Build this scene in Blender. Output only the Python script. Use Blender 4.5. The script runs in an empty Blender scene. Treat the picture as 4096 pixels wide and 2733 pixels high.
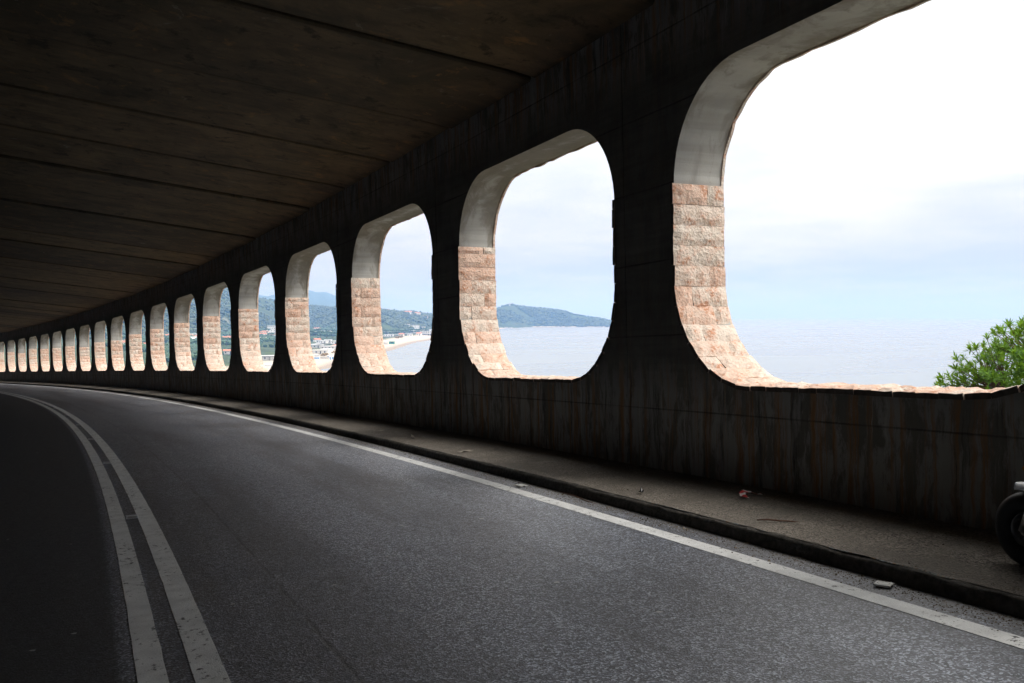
import bpy, bmesh, math, random
import numpy as np
from mathutils import Vector, Matrix, noise as mnoise

random.seed(7)
rng = np.random.default_rng(7)
scene = bpy.context.scene
COL = scene.collection
R = math.radians

# ------------------------------------------------------------------ camera
YAW = math.degrees(0.406613)
PITCH = 1.565
CAM_Z = 1.6
cd = bpy.data.cameras.new('camera')
cam = bpy.data.objects.new('camera', cd)
COL.objects.link(cam)
cam.location = (0, 0, CAM_Z)
cam.rotation_euler = (R(90 - PITCH), 0, -R(YAW))
cd.sensor_width = 36
cd.lens = 36 * 3712.48 / 4096
cd.clip_start = 0.05
cd.clip_end = 90000
scene.camera = cam

# ------------------------------------------------------------------ world
SUN_AZ, SUN_EL = 128, 48        # degrees from +Y towards +X, above the horizon
world = bpy.data.worlds.new('World')
scene.world = world
world.use_nodes = True
wn = world.node_tree
wn.nodes.clear()


def node(nt, typ, ins=None, **props):
    n = nt.nodes.new(typ)
    for k, v in props.items():
        setattr(n, k, v)
    if ins:
        for k, v in ins.items():
            s = n.inputs[k]
            if isinstance(v, bpy.types.NodeSocket):
                nt.links.new(v, s)
            else:
                s.default_value = v
    return n


def math_(nt, op, a, b=None, c=None, clamp=False):
    ins = {0: a}
    if b is not None: ins[1] = b
    if c is not None: ins[2] = c
    return node(nt, 'ShaderNodeMath', ins, operation=op, use_clamp=clamp).outputs[0]


def mixc(nt, f, a, b, blend='MIX'):
    n = nt.nodes.new('ShaderNodeMix')
    n.data_type = 'RGBA'
    n.blend_type = blend
    for i, v in ((0, f), (6, a), (7, b)):
        s = n.inputs[i]
        if isinstance(v, bpy.types.NodeSocket):
            nt.links.new(v, s)
        else:
            s.default_value = v if i == 0 else (tuple(v) + (1,) if len(v) == 3 else v)
    return n.outputs[2]


def ramp(nt, f, stops, interp='LINEAR'):
    n = nt.nodes.new('ShaderNodeValToRGB')
    n.color_ramp.interpolation = interp
    el = n.color_ramp.elements
    while len(el) < len(stops):
        el.new(0.5)
    for e, (p, c) in zip(el, stops):
        e.position = p
        e.color = (c, c, c, 1) if isinstance(c, (int, float)) else tuple(c) + (1,)
    nt.links.new(f, n.inputs[0])
    return n.outputs[0]


def noise(nt, vec, scale, detail=4, rough=.55, dist=0, dims='3D'):
    ins = {'Scale': scale, 'Detail': detail, 'Roughness': rough, 'Distortion': dist}
    if vec is not None: ins['Vector'] = vec
    return node(nt, 'ShaderNodeTexNoise', ins, noise_dimensions=dims).outputs[0]


def mapping(nt, vec, scale=(1, 1, 1), loc=(0, 0, 0)):
    return node(nt, 'ShaderNodeMapping', {'Vector': vec, 'Scale': scale, 'Location': loc}).outputs[0]


# overcast sky: the clear-air sky seen through a broken cloud sheet that brightens towards the zenith
sky = node(wn, 'ShaderNodeTexSky', sky_type='NISHITA', sun_disc=False, sun_elevation=R(SUN_EL),
           sun_rotation=R(SUN_AZ), altitude=30, air_density=1.0, dust_density=2.0, ozone_density=1.0)
tc = node(wn, 'ShaderNodeTexCoord').outputs['Generated']
sep = node(wn, 'ShaderNodeSeparateXYZ', {0: tc})
up = math_(wn, 'MAXIMUM', sep.outputs[2], 0.0)
den = math_(wn, 'ADD', up, 0.10)
px = math_(wn, 'DIVIDE', sep.outputs[0], den)
py = math_(wn, 'DIVIDE', sep.outputs[1], den)
pv = node(wn, 'ShaderNodeCombineXYZ', {0: px, 1: py, 2: 0.0}).outputs[0]
c1 = noise(wn, mapping(wn, pv, (.5, .5, 1), (3.1, 1.7, 0)), 1.0, 7, .56, .5)
c2 = noise(wn, mapping(wn, pv, (1.7, 1.7, 1), (8.1, 4.7, 0)), 1.0, 5, .55, .3)
cl = math_(wn, 'ADD', math_(wn, 'MULTIPLY', c1, .7), math_(wn, 'MULTIPLY', c2, .3))
cover = ramp(wn, cl, [(.36, .90), (.54, 1.)])
lum = math_(wn, 'MULTIPLY_ADD', up, 14.0, 2.8)     # steeper than CIE overcast: zenith raised to light the gallery inside
lum = math_(wn, 'MULTIPLY', lum, ramp(wn, cl, [(.38, .84), (.60, 1.12)]))
tint = mixc(wn, ramp(wn, cl, [(.40, 0.), (.56, 1.)]), (.955, .973, .982), (1.0, .997, .982))
cloud = mixc(wn, 1.0, tint, node(wn, 'ShaderNodeCombineColor', {0: lum, 1: lum, 2: lum}).outputs[0], 'MULTIPLY')
skyc = mixc(wn, cover, sky.outputs[0], cloud)
bg = node(wn, 'ShaderNodeBackground', {'Color': skyc, 'Strength': 0.10})
wn.links.new(bg.outputs[0], node(wn, 'ShaderNodeOutputWorld').inputs[0])

sd = bpy.data.lights.new('sun', 'SUN')
sd.energy = 1.15
sd.angle = R(24)
sd.color = (1.0, .975, .94)
sun = bpy.data.objects.new('sun', sd)
COL.objects.link(sun)
sv = Vector((math.sin(R(SUN_AZ)) * math.cos(R(SUN_EL)), math.cos(R(SUN_AZ)) * math.cos(R(SUN_EL)), math.sin(R(SUN_EL))))
sun.rotation_euler = sv.to_track_quat('Z', 'Y').to_euler()
sun.location = (60, -40, 60)

vs = scene.view_settings
vs.view_transform = 'Standard'
vs.look = 'None'
vs.exposure = 1.25
vs.gamma = 1
cy = scene.cycles
cy.use_denoising = True
cy.max_bounces = 8
cy.diffuse_bounces = 5
cy.glossy_bounces = 3
cy.transmission_bounces = 4
cy.volume_bounces = 2
cy.sample_clamp_indirect = 6

# ------------------------------------------------------------------ the line of the road
K1, K2, K3 = 0.003333, -0.003229e-2 / 2, 0.001434e-4 / 3
G1, G2, G3 = -0.044493, -0.007944e-2, 0.003392e-4
WX, S0, BAY, OW = 6.084, 6.4647, 6.46587, 5.1435
ZS, ZT, RT, RB = 1.2356, 4.6551, 1.156, 1.260
BANK, UE, UR, UL, LEAN = -0.02848, 1.596, 5.5713, 5.8647, 0.02811
SMIN, SMAX = -30.0, 150.0
_s = np.arange(-40, 170, .05)
_th = K1 * _s + K2 * _s ** 2 + K3 * _s ** 3
_i0 = int(round(40 / .05))
_x = np.cumsum(-np.sin(_th)) * .05
_y = np.cumsum(np.cos(_th)) * .05
_x += WX - _x[_i0]
_y -= _y[_i0]
_z = G1 * _s + G2 * _s ** 2 + G3 * _s ** 3


def P3(s, u, h):
    """point at station s, u metres to the left of the sea wall's inner face, h above the road's edge"""
    s = np.asarray(s, float)
    t = np.interp(s, _s, _th)
    return np.stack([np.interp(s, _s, _x) - np.cos(t) * u, np.interp(s, _s, _y) - np.sin(t) * u,
                     np.interp(s, _s, _z) + h], -1)


def heading(s):
    return float(np.interp(s, _s, _th))


def road_h(u):
    return BANK * (np.asarray(u, float) - UE)


def foot_h(u):
    return .125 + (1.2 - u) * .06


FW = np.array([math.sin(R(YAW)), math.cos(R(YAW))])
RG = np.array([math.cos(R(YAW)), -math.sin(R(YAW))])
SEA = -34.0


def bayxy(D, X):
    """plan position D metres out along the bay and X to its right"""
    return np.stack([D * FW[0] + X * RG[0], D * FW[1] + X * RG[1]], -1)


def DX(D, pxl):           # bearing of the landmark as tangent table units
    return (pxl - 2048) / 3712. * D


# ------------------------------------------------------------------ builders
def link(name, me, mat=None, parent=None, loc=None):
    o = bpy.data.objects.new(name, me)
    COL.objects.link(o)
    if me is not None and mat is not None and len(me.materials) == 0:
        me.materials.append(mat)
    if parent is not None:
        o.parent = parent
    if loc is not None:
        o.location = loc
    return o


def mesh(name, v, f, uv=None, smooth=False, mi=None):
    me = bpy.data.meshes.new(name)
    me.from_pydata([tuple(map(float, p)) for p in v], [], [tuple(map(int, q)) for q in f])
    if uv is not None:
        lay = me.uv_layers.new(name='UVMap')
        idx = np.empty(len(me.loops), np.int32)
        me.loops.foreach_get('vertex_index', idx)
        lay.data.foreach_set('uv', np.asarray(uv, np.float32)[idx].ravel())
    if smooth:
        me.polygons.foreach_set('use_smooth', np.ones(len(me.polygons), bool))
    if mi is not None:
        me.polygons.foreach_set('material_index', np.asarray(mi, np.int32))
    me.update()
    return me


def grid_faces(nu, nv, off=0, flip=False):
    f = []
    for i in range(nu - 1):
        for j in range(nv - 1):
            a = off + i * nv + j
            q = (a, a + 1, a + nv + 1, a + nv)
            f.append(q[::-1] if flip else q)
    return f


def tag(o, label=None, cat=None, group=None, kind=None):
    if label: o['label'] = label
    if cat: o['category'] = cat
    if group: o['group'] = group
    if kind: o['kind'] = kind
    return o


def empty(name, loc=(0, 0, 0), rz=0):
    o = bpy.data.objects.new(name, None)
    COL.objects.link(o)
    o.location = loc
    o.rotation_euler = (0, 0, rz)
    o.empty_display_size = .2
    return o


def copy_tree(o, parent=None):
    c = o.copy()
    COL.objects.link(c)
    c.parent = parent
    for ch in list(o.children):
        copy_tree(ch, c)
    return c


def sweep(name, prof, s0, s1, ds, uvmode='u', smooth=True, rough=0):
    ss = np.arange(s0, s1 + ds * .5, ds)
    v, uv = [], []
    arc = [0]
    for a, b in zip(prof[:-1], prof[1:]):
        arc.append(arc[-1] + math.hypot(b[0] - a[0], b[1] - a[1]))
    for k, (u, h) in enumerate(prof):
        hh = h + (rng.normal(0, rough, len(ss)) if rough else 0)
        uu = u + (rng.normal(0, rough, len(ss)) if rough else 0)
        v.append(P3(ss, uu, hh))
        uv.append(np.stack([ss, np.full(len(ss), u if uvmode == 'u' else (h if uvmode == 'h' else arc[k]))], -1))
    v = np.stack(v, 1).reshape(-1, 3)
    uv = np.stack(uv, 1).reshape(-1, 2)
    return mesh(name, v, grid_faces(len(ss), len(prof)), uv, smooth)


def box(v, f, x0, x1, y0, y1, z0, z1):
    o = len(v)
    v += [(x0, y0, z0), (x1, y0, z0), (x1, y1, z0), (x0, y1, z0), (x0, y0, z1), (x1, y0, z1), (x1, y1, z1), (x0, y1, z1)]
    f += [tuple(o + i for i in q) for q in ((3, 2, 1, 0), (4, 5, 6, 7), (0, 1, 5, 4), (1, 2, 6, 5), (2, 3, 7, 6), (3, 0, 4, 7))]


def box_mesh(name, *dims, bevel=0):
    v, f = [], []
    box(v, f, *dims)
    me = mesh(name, v, f)
    if bevel:
        bm = bmesh.new()
        bm.from_mesh(me)
        bmesh.ops.bevel(bm, geom=bm.edges[:], offset=bevel, segments=2, affect='EDGES')
        bm.to_mesh(me)
        bm.free()
    return me


def tube(v, f, pts, rad, n=8, cap=True):
    pts = [Vector(p) for p in pts]
    base = len(v)
    prev = None
    for i, p in enumerate(pts):
        d = (pts[min(i + 1, len(pts) - 1)] - pts[max(i - 1, 0)]).normalized()
        a = d.orthogonal().normalized() if prev is None else (prev - d * prev.dot(d)).normalized()
        prev = a
        b = d.cross(a)
        r = rad[i] if isinstance(rad, (list, tuple)) else rad
        for k in range(n):
            t = 2 * math.pi * k / n
            v.append(tuple(p + (a * math.cos(t) + b * math.sin(t)) * r))
    for i in range(len(pts) - 1):
        for k in range(n):
            q = base + i * n
            f.append((q + k, q + (k + 1) % n, q + n + (k + 1) % n, q + n + k))
    if cap:
        f.append(tuple(base + k for k in reversed(range(n))))
        q = base + (len(pts) - 1) * n
        f.append(tuple(q + k for k in range(n)))


def tube_mesh(name, pts, rad, n=8, smooth=True):
    v, f = [], []
    tube(v, f, pts, rad, n)
    return mesh(name, v, f, smooth=smooth)


# ------------------------------------------------------------------ materials
STEP_ = BAY / 2
MATS = {}


def material(name, build, **kw):
    m = bpy.data.materials.new(name)
    m.use_nodes = True
    nt = m.node_tree
    bs = nt.nodes['Principled BSDF']
    build(nt, bs, **kw)
    MATS[name] = m
    return m


def setc(nt, bs, col=None, rough=None, bump=None, bstr=.5, bdist=.01, spec=None):
    for k, v in (('Base Color', col), ('Roughness', rough), ('Specular IOR Level', spec)):
        if v is None: continue
        if isinstance(v, bpy.types.NodeSocket):
            nt.links.new(v, bs.inputs[k])
        else:
            bs.inputs[k].default_value = (tuple(v) + (1,)) if isinstance(v, tuple) and len(v) == 3 else v
    if bump is not None:
        b = node(nt, 'ShaderNodeBump', {'Height': bump, 'Strength': bstr, 'Distance': bdist})
        nt.links.new(b.outputs[0], bs.inputs['Normal'])


def uvz(nt):
    return node(nt, 'ShaderNodeTexCoord').outputs['UV']


def objc(nt):
    return node(nt, 'ShaderNodeTexCoord').outputs['Object']


def worldpos(nt):
    return node(nt, 'ShaderNodeNewGeometry').outputs['Position']


def rnd(nt):
    a = node(nt, 'ShaderNodeObjectInfo').outputs['Random']
    b = node(nt, 'ShaderNodeNewGeometry').outputs['Random Per Island']
    return math_(nt, 'FRACT', math_(nt, 'ADD', a, b))


def m_plain(nt, bs, col=(.5, .5, .5), rough=.6, metal=0., var=.12, scale=9., spec=.5):
    n = noise(nt, objc(nt), scale, 4)
    c = mixc(nt, ramp(nt, n, [(.35, 0.), (.65, 1.)]), tuple(x * (1 - var) for x in col), tuple(min(1, x * (1 + var)) for x in col))
    setc(nt, bs, c, rough, spec=spec)
    bs.inputs['Metallic'].default_value = metal


def m_asphalt(nt, bs):
    uv = uvz(nt)
    fine = noise(nt, uv, 110, 3, .8)
    grain = noise(nt, uv, 13, 9, .86)
    vor = node(nt, 'ShaderNodeTexVoronoi', {'Vector': uv, 'Scale': 85.0})
    chipv = node(nt, 'ShaderNodeSeparateColor', {0: vor.outputs['Color']}).outputs[0]
    track = noise(nt, mapping(nt, uv, (.05, .9, 1), (4, 2.2, 0)), 1.0, 3)
    u = node(nt, 'ShaderNodeSeparateXYZ', {0: uv}).outputs[1]
    c = mixc(nt, ramp(nt, grain, [(.38, 0.), (.62, 1.)]), (.008, .008, .009), (.15, .152, .155))
    c = mixc(nt, ramp(nt, fine, [(.30, .8), (.48, 0.)]), c, (.012, .012, .013))
    c = mixc(nt, ramp(nt, chipv, [(.64, 0.), (.92, 1.)]), c, (.50, .495, .485))
    c = mixc(nt, ramp(nt, math_(nt, 'ADD', track, math_(nt, 'MULTIPLY_ADD', noise(nt, mapping(nt, uv, (.9, 2., 1)), 1.0, 7, .75), .5, -.25)), [(.36, .62), (.56, 0.)]), c, (.020, .020, .021))
    c = mixc(nt, 1.0, c, (.88, .98, 1.19), 'MULTIPLY')
    # newer, blacker course on the inland lane
    inl = ramp(nt, math_(nt, 'MULTIPLY', math_(nt, 'ADD', u, math_(nt, 'MULTIPLY', fine, .03)), .1), [(.599, 0.), (.606, 1.)])
    c = mixc(nt, math_(nt, 'MULTIPLY', inl, .88), c, (.009, .009, .010))
    # dirt and grit gathered between the edge line and the kerb
    wob = math_(nt, 'MULTIPLY_ADD', noise(nt, uv, 2.2, 5), .5, -.25)
    e = math_(nt, 'ADD', u, wob)
    em = ramp(nt, math_(nt, 'MULTIPLY', e, .5), [(.62, .85), (.80, 0.)])
    c = mixc(nt, math_(nt, 'MULTIPLY', em, ramp(nt, noise(nt, uv, 30, 4, .7), [(.35, .3), (.65, 1.)])), c, (.062, .053, .042))
    # the lane joint, a faint ragged seam
    cr = math_(nt, 'ABSOLUTE', math_(nt, 'SUBTRACT', math_(nt, 'ADD', u, math_(nt, 'MULTIPLY_ADD', noise(nt, uv, 2.4, 6, .7), .07, -.035)), 4.88))
    crm = math_(nt, 'MULTIPLY', ramp(nt, math_(nt, 'MULTIPLY', cr, 12), [(.04, .7), (.26, 0.)]), ramp(nt, noise(nt, uv, 3.1, 5, .7), [(.38, .1), (.55, 1.)]))
    c = mixc(nt, crm, c, (.012, .012, .012))
    h = math_(nt, 'ADD', math_(nt, 'MULTIPLY', vor.outputs['Distance'], .7), grain)
    h = math_(nt, 'SUBTRACT', h, math_(nt, 'MULTIPLY', crm, .6))
    rg = math_(nt, 'ADD', ramp(nt, grain, [(.35, .52), (.62, .38)]), math_(nt, 'MULTIPLY', inl, .2))
    setc(nt, bs, c, rg, h, .45, .010, .85)


def m_paint(nt, bs):
    uv = uvz(nt)
    fine = noise(nt, uv, 95, 3, .7)
    wear = noise(nt, uv, 16, 7, .75)
    big = noise(nt, uv, 1.3, 3)
    sp = node(nt, 'ShaderNodeSeparateXYZ', {0: uv})
    w = math_(nt, 'ADD', wear, math_(nt, 'MULTIPLY_ADD', big, .34, -.17))
    c = mixc(nt, ramp(nt, fine, [(.3, 0.), (.7, 1.)]), (.58, .59, .59), (.84, .85, .84))
    c = mixc(nt, ramp(nt, noise(nt, uv, 5, 5, .6), [(.3, .35), (.6, 0.)]), c, (.25, .25, .245))
    c = mixc(nt, ramp(nt, w, [(.365, 1.), (.42, 0.)]), c, (.05, .05, .05))
    setc(nt, bs, c, .65, math_(nt, 'ADD', fine, math_(nt, 'MULTIPLY', wear, .5)), .55, .006)


def m_footway(nt, bs):
    uv = uvz(nt)
    g = node(nt, 'ShaderNodeTexVoronoi', {'Vector': uv, 'Scale': 75.0})
    gv = node(nt, 'ShaderNodeSeparateColor', {0: g.outputs['Color']}).outputs[0]
    dirt = noise(nt, uv, 2.4, 7, .65, .4)
    c = mixc(nt, gv, (.05, .043, .035), (.27, .24, .205))
    c = mixc(nt, ramp(nt, dirt, [(.40, .75), (.62, 0.)]), c, (.12, .107, .09))
    c = mixc(nt, ramp(nt, noise(nt, uv, 1.1, 5, .6), [(.60, 0.), (.72, .5)]), c, (.30, .275, .235))
    h = math_(nt, 'ADD', g.outputs['Distance'], math_(nt, 'MULTIPLY', dirt, 3.))
    setc(nt, bs, c, .92, h, .8, .010, .25)


def m_kerb(nt, bs):
    uv = uvz(nt)
    n = noise(nt, uv, 14, 6, .7)
    c = mixc(nt, ramp(nt, n, [(.35, 0.), (.65, 1.)]), (.045, .042, .038), (.13, .12, .105))
    setc(nt, bs, c, .9, n, .8, .02, .3)


def m_wall(nt, bs):
    uv = uvz(nt)
    sp = node(nt, 'ShaderNodeSeparateXYZ', {0: uv})
    z = sp.outputs[1]
    warp = math_(nt, 'MULTIPLY_ADD', noise(nt, uv, 3.0, 4), .10, -.05)
    wuv = node(nt, 'ShaderNodeCombineXYZ', {0: math_(nt, 'ADD', sp.outputs[0], warp), 1: z, 2: 0.}).outputs[0]
    st1 = noise(nt, mapping(nt, wuv, (9.0, .22, 1)), 1.0, 8, .74)
    st2 = noise(nt, mapping(nt, wuv, (6.5, .30, 1), (31, 5, 0)), 1.0, 8, .74)
    st3 = noise(nt, mapping(nt, wuv, (15., .45, 1), (11, 3, 0)), 1.0, 8, .75)
    blot = noise(nt, uv, 1.1, 9, .66, .6)
    peel = noise(nt, mapping(nt, wuv, (2.6, .75, 1), (7, 9, 0)), 1.4, 10, .74, .2)
    board = noise(nt, mapping(nt, uv, (.7, 11, 1)), 1.0, 5, .6)
    fine = noise(nt, uv, 38, 6, .7)
    c = mixc(nt, ramp(nt, blot, [(.34, 0.), (.68, 1.)]), (.105, .101, .090), (.190, .184, .164))
    c = mixc(nt, ramp(nt, board, [(.36, .45), (.62, 0.)]), c, (.070, .067, .060))
    low = ramp(nt, math_(nt, 'MULTIPLY', z, .2), [(.21, 1.), (.31, .10)])        # rain runs off the sills
    hi = ramp(nt, math_(nt, 'MULTIPLY', z, .15), [(.70, 0.), (.80, .8)])         # and down from the deck
    run = math_(nt, 'MAXIMUM', low, hi)
    c = mixc(nt, math_(nt, 'MULTIPLY', run, .6), c, mixc(nt, ramp(nt, peel, [(.46, 0.), (.52, 1.)]), (.23, .217, .19), (.52, .51, .475)))
    c = mixc(nt, math_(nt, 'MULTIPLY', run, ramp(nt, st1, [(.50, 0.), (.60, .9)])), c, (.34, .175, .075))
    c = mixc(nt, math_(nt, 'MULTIPLY', run, ramp(nt, st2, [(.54, 0.), (.63, .85)])), c, (.040, .040, .038))
    c = mixc(nt, math_(nt, 'MULTIPLY', run, ramp(nt, st3, [(.56, 0.), (.66, .8)])), c, (.52, .505, .46))
    c = mixc(nt, math_(nt, 'MULTIPLY', run, ramp(nt, st3, [(.34, .7), (.43, 0.)])), c, (.075, .068, .045))
    # pour joints of the formwork
    fr = math_(nt, 'FRACT', math_(nt, 'MULTIPLY_ADD', math_(nt, 'ADD', z, math_(nt, 'MULTIPLY', fine, .012)), 1 / .875, -.062))
    j = math_(nt, 'ABSOLUTE', math_(nt, 'SUBTRACT', fr, .5))
    jm = math_(nt, 'MULTIPLY', ramp(nt, j, [(.486, 0.), (.497, 1.)]), ramp(nt, blot, [(.38, .35), (.55, 1.)]))
    c = mixc(nt, math_(nt, 'MULTIPLY', jm, .65), c, (.02, .019, .017))
    h = math_(nt, 'ADD', math_(nt, 'MULTIPLY', fine, .35), math_(nt, 'MULTIPLY', peel, .9))
    h = math_(nt, 'ADD', h, math_(nt, 'MULTIPLY', board, .3))
    h = math_(nt, 'SUBTRACT', h, math_(nt, 'MULTIPLY', jm, 1.0))
    setc(nt, bs, c, .88, h, .55, .014, .3)


def m_reveal(nt, bs):
    """weathered light concrete on the heads and reveals of the openings"""
    uv = uvz(nt)
    r = node(nt, 'ShaderNodeObjectInfo').outputs['Random']
    off = node(nt, 'ShaderNodeCombineXYZ', {0: math_(nt, 'MULTIPLY', r, 50.), 1: 0., 2: math_(nt, 'MULTIPLY', r, 31.)}).outputs[0]
    v = node(nt, 'ShaderNodeVectorMath', {0: objc(nt), 1: off}, operation='ADD').outputs[0]
    dep = node(nt, 'ShaderNodeSeparateXYZ', {0: uv}).outputs[1]
    hgt = node(nt, 'ShaderNodeSeparateXYZ', {0: objc(nt)}).outputs[2]
    n1 = noise(nt, v, 1.1, 8, .6, .4)
    n2 = noise(nt, mapping(nt, v, (1., 1., .55)), 2.4, 9, .68, .7)
    run = noise(nt, mapping(nt, v, (5., 5., .7)), 1.0, 6, .6, .4)
    board = noise(nt, mapping(nt, v, (.3, .3, 7)), 1.0, 4, .55, .2)
    fine = noise(nt, v, 45, 4, .6)
    c = mixc(nt, ramp(nt, n1, [(.3, 0.), (.7, 1.)]), (.35, .34, .31), (.48, .475, .445))
    c = mixc(nt, ramp(nt, board, [(.36, .5), (.56, 0.)]), c, (.27, .26, .235))
    # damp seeps in from the two arrises and high up where the arch springs
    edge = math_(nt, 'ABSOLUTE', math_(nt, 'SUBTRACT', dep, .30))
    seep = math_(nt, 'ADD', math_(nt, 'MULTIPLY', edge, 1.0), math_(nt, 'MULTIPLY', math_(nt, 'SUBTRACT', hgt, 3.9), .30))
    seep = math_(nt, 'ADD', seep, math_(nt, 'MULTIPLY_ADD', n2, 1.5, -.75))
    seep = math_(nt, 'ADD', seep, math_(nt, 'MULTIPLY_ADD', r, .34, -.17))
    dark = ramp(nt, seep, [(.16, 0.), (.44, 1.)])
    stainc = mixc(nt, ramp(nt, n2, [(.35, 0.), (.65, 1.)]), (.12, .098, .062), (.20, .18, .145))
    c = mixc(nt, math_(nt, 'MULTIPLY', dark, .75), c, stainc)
    c = mixc(nt, math_(nt, 'MULTIPLY', ramp(nt, seep, [(.17, 0.), (.22, 1.), (.27, 0.)]), ramp(nt, n1, [(.45, 0.), (.65, .35)])), c, (.58, .57, .545))
    c = mixc(nt, math_(nt, 'MULTIPLY', ramp(nt, run, [(.54, 0.), (.68, .55)]), ramp(nt, n1, [(.36, .2), (.6, 1.)])), c, (.17, .155, .13))
    pit = ramp(nt, node(nt, 'ShaderNodeTexVoronoi', {'Vector': v, 'Scale': 9.0}).outputs['Distance'], [(.03, 1.), (.07, 0.)])
    c = mixc(nt, math_(nt, 'MULTIPLY', pit, .6), c, (.12, .11, .09))
    h = math_(nt, 'ADD', math_(nt, 'MULTIPLY', fine, .25), n2)
    setc(nt, bs, c, .85, h, .45, .012, .3)


def m_stone(nt, bs):
    """pitch-faced limestone, cream to salmon, with pale crusts, rusty veins and dark pits"""
    r = rnd(nt)
    off = node(nt, 'ShaderNodeCombineXYZ', {0: math_(nt, 'MULTIPLY', r, 37.), 1: math_(nt, 'MULTIPLY', r, 91.), 2: 0.}).outputs[0]
    v = node(nt, 'ShaderNodeVectorMath', {0: worldpos(nt), 1: off}, operation='ADD').outputs[0]
    n1 = noise(nt, v, 6, 8, .64, .3)
    n2 = noise(nt, v, 22, 8, .72)
    n3 = noise(nt, v, 60, 4, .65)
    vor = node(nt, 'ShaderNodeTexVoronoi', {'Vector': v, 'Scale': 26.0, 'Randomness': 1.0}).outputs['Distance']
    c = mixc(nt, ramp(nt, r, [(.15, 0.), (.45, .35), (.6, .7), (.9, 1.)]), (.71, .61, .515), (.69, .475, .365))
    c = mixc(nt, ramp(nt, n1, [(.46, 0.), (.66, .65)]), c, (.66, .38, .265))
    c = mixc(nt, ramp(nt, n2, [(.36, .7), (.47, 0.)]), c, (.78, .705, .62))
    c = mixc(nt, ramp(nt, math_(nt, 'MULTIPLY', n1, n2), [(.30, 0.), (.36, .75)]), c, (.50, .215, .105))
    c = mixc(nt, ramp(nt, n2, [(.58, 0.), (.70, .7)]), c, (.27, .195, .145))
    h = math_(nt, 'ADD', math_(nt, 'MULTIPLY', n2, .8), math_(nt, 'MULTIPLY', n3, .35))
    h = math_(nt, 'ADD', h, math_(nt, 'ADD', math_(nt, 'MULTIPLY', n1, .7), math_(nt, 'MULTIPLY', vor, .35)))
    setc(nt, bs, c, .9, h, .62, .05, .25)


def m_ceiling(nt, bs):
    uv = uvz(nt)
    r = node(nt, 'ShaderNodeObjectInfo').outputs['Random']
    off = node(nt, 'ShaderNodeCombineXYZ', {0: math_(nt, 'MULTIPLY', r, 17.), 1: math_(nt, 'MULTIPLY', r, 41.), 2: 0.}).outputs[0]
    v = node(nt, 'ShaderNodeVectorMath', {0: uv, 1: off}, operation='ADD').outputs[0]
    s = node(nt, 'ShaderNodeSeparateXYZ', {0: uv}).outputs[0]
    n1 = noise(nt, v, .5, 9, .66, .8)
    n2 = noise(nt, mapping(nt, v, (1.5, .9, 1)), 1.0, 10, .76, .2)
    n3 = noise(nt, v, 1.7, 10, .74, .3)
    boards = noise(nt, mapping(nt, v, (8.0, .10, 1)), 1.0, 2, .4)
    fine = noise(nt, v, 28, 6, .7)
    k = math_(nt, 'MULTIPLY_ADD', r, .5, -.25)
    c = mixc(nt, ramp(nt, math_(nt, 'ADD', n1, math_(nt, 'MULTIPLY', k, .9)), [(.30, 0.), (.70, 1.)]), (.062, .051, .033), (.195, .140, .077))
    c = mixc(nt, ramp(nt, n2, [(.38, .75), (.52, 0.)]), c, (.045, .038, .025))
    c = mixc(nt, ramp(nt, boards, [(.42, .22), (.52, 0.)]), c, (.060, .050, .034))
    c = mixc(nt, ramp(nt, n3, [(.56, 0.), (.63, .85)]), c, (.024, .019, .013))
    c = mixc(nt, ramp(nt, n3, [(.34, .75), (.43, 0.)]), c, (.27, .150, .058))
    c = mixc(nt, ramp(nt, noise(nt, v, .8, 7, .7, 1.5), [(.63, 0.), (.68, .5)]), c, (.27, .25, .20))
    # water tracks along both lips of every joint
    fr = math_(nt, 'FRACT', math_(nt, 'MULTIPLY', math_(nt, 'SUBTRACT', s, 12.55 - STEP_ * 100), 1 / STEP_))
    ed = math_(nt, 'MULTIPLY', math_(nt, 'SUBTRACT', .5, math_(nt, 'ABSOLUTE', math_(nt, 'SUBTRACT', fr, .5))), STEP_)
    ed = math_(nt, 'ADD', ed, math_(nt, 'MULTIPLY_ADD', n3, .30, -.15))
    c = mixc(nt, ramp(nt, ed, [(.05, .55), (.15, 0.)]), c, (.016, .013, .009))
    h = math_(nt, 'ADD', math_(nt, 'MULTIPLY', fine, .3), math_(nt, 'MULTIPLY', n2, .6))
    h = math_(nt, 'ADD', h, math_(nt, 'MULTIPLY', boards, .5))
    setc(nt, bs, c, .82, h, .5, .014, .3)


def m_sea(nt, bs):
    p = worldpos(nt)
    w1 = noise(nt, mapping(nt, p, (.10, .22, 1)), 1.0, 5, .6, .3)
    w2 = noise(nt, mapping(nt, p, (.004, .011, 1)), 1.0, 4, .55, .4)
    c = mixc(nt, ramp(nt, w2, [(.4, 0.), (.62, 1.)]), (.14, .16, .175), (.155, .178, .192))
    rg = ramp(nt, w2, [(.35, .25), (.65, .31)])
    setc(nt, bs, c, rg, w1, .015, .4, .5)


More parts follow.
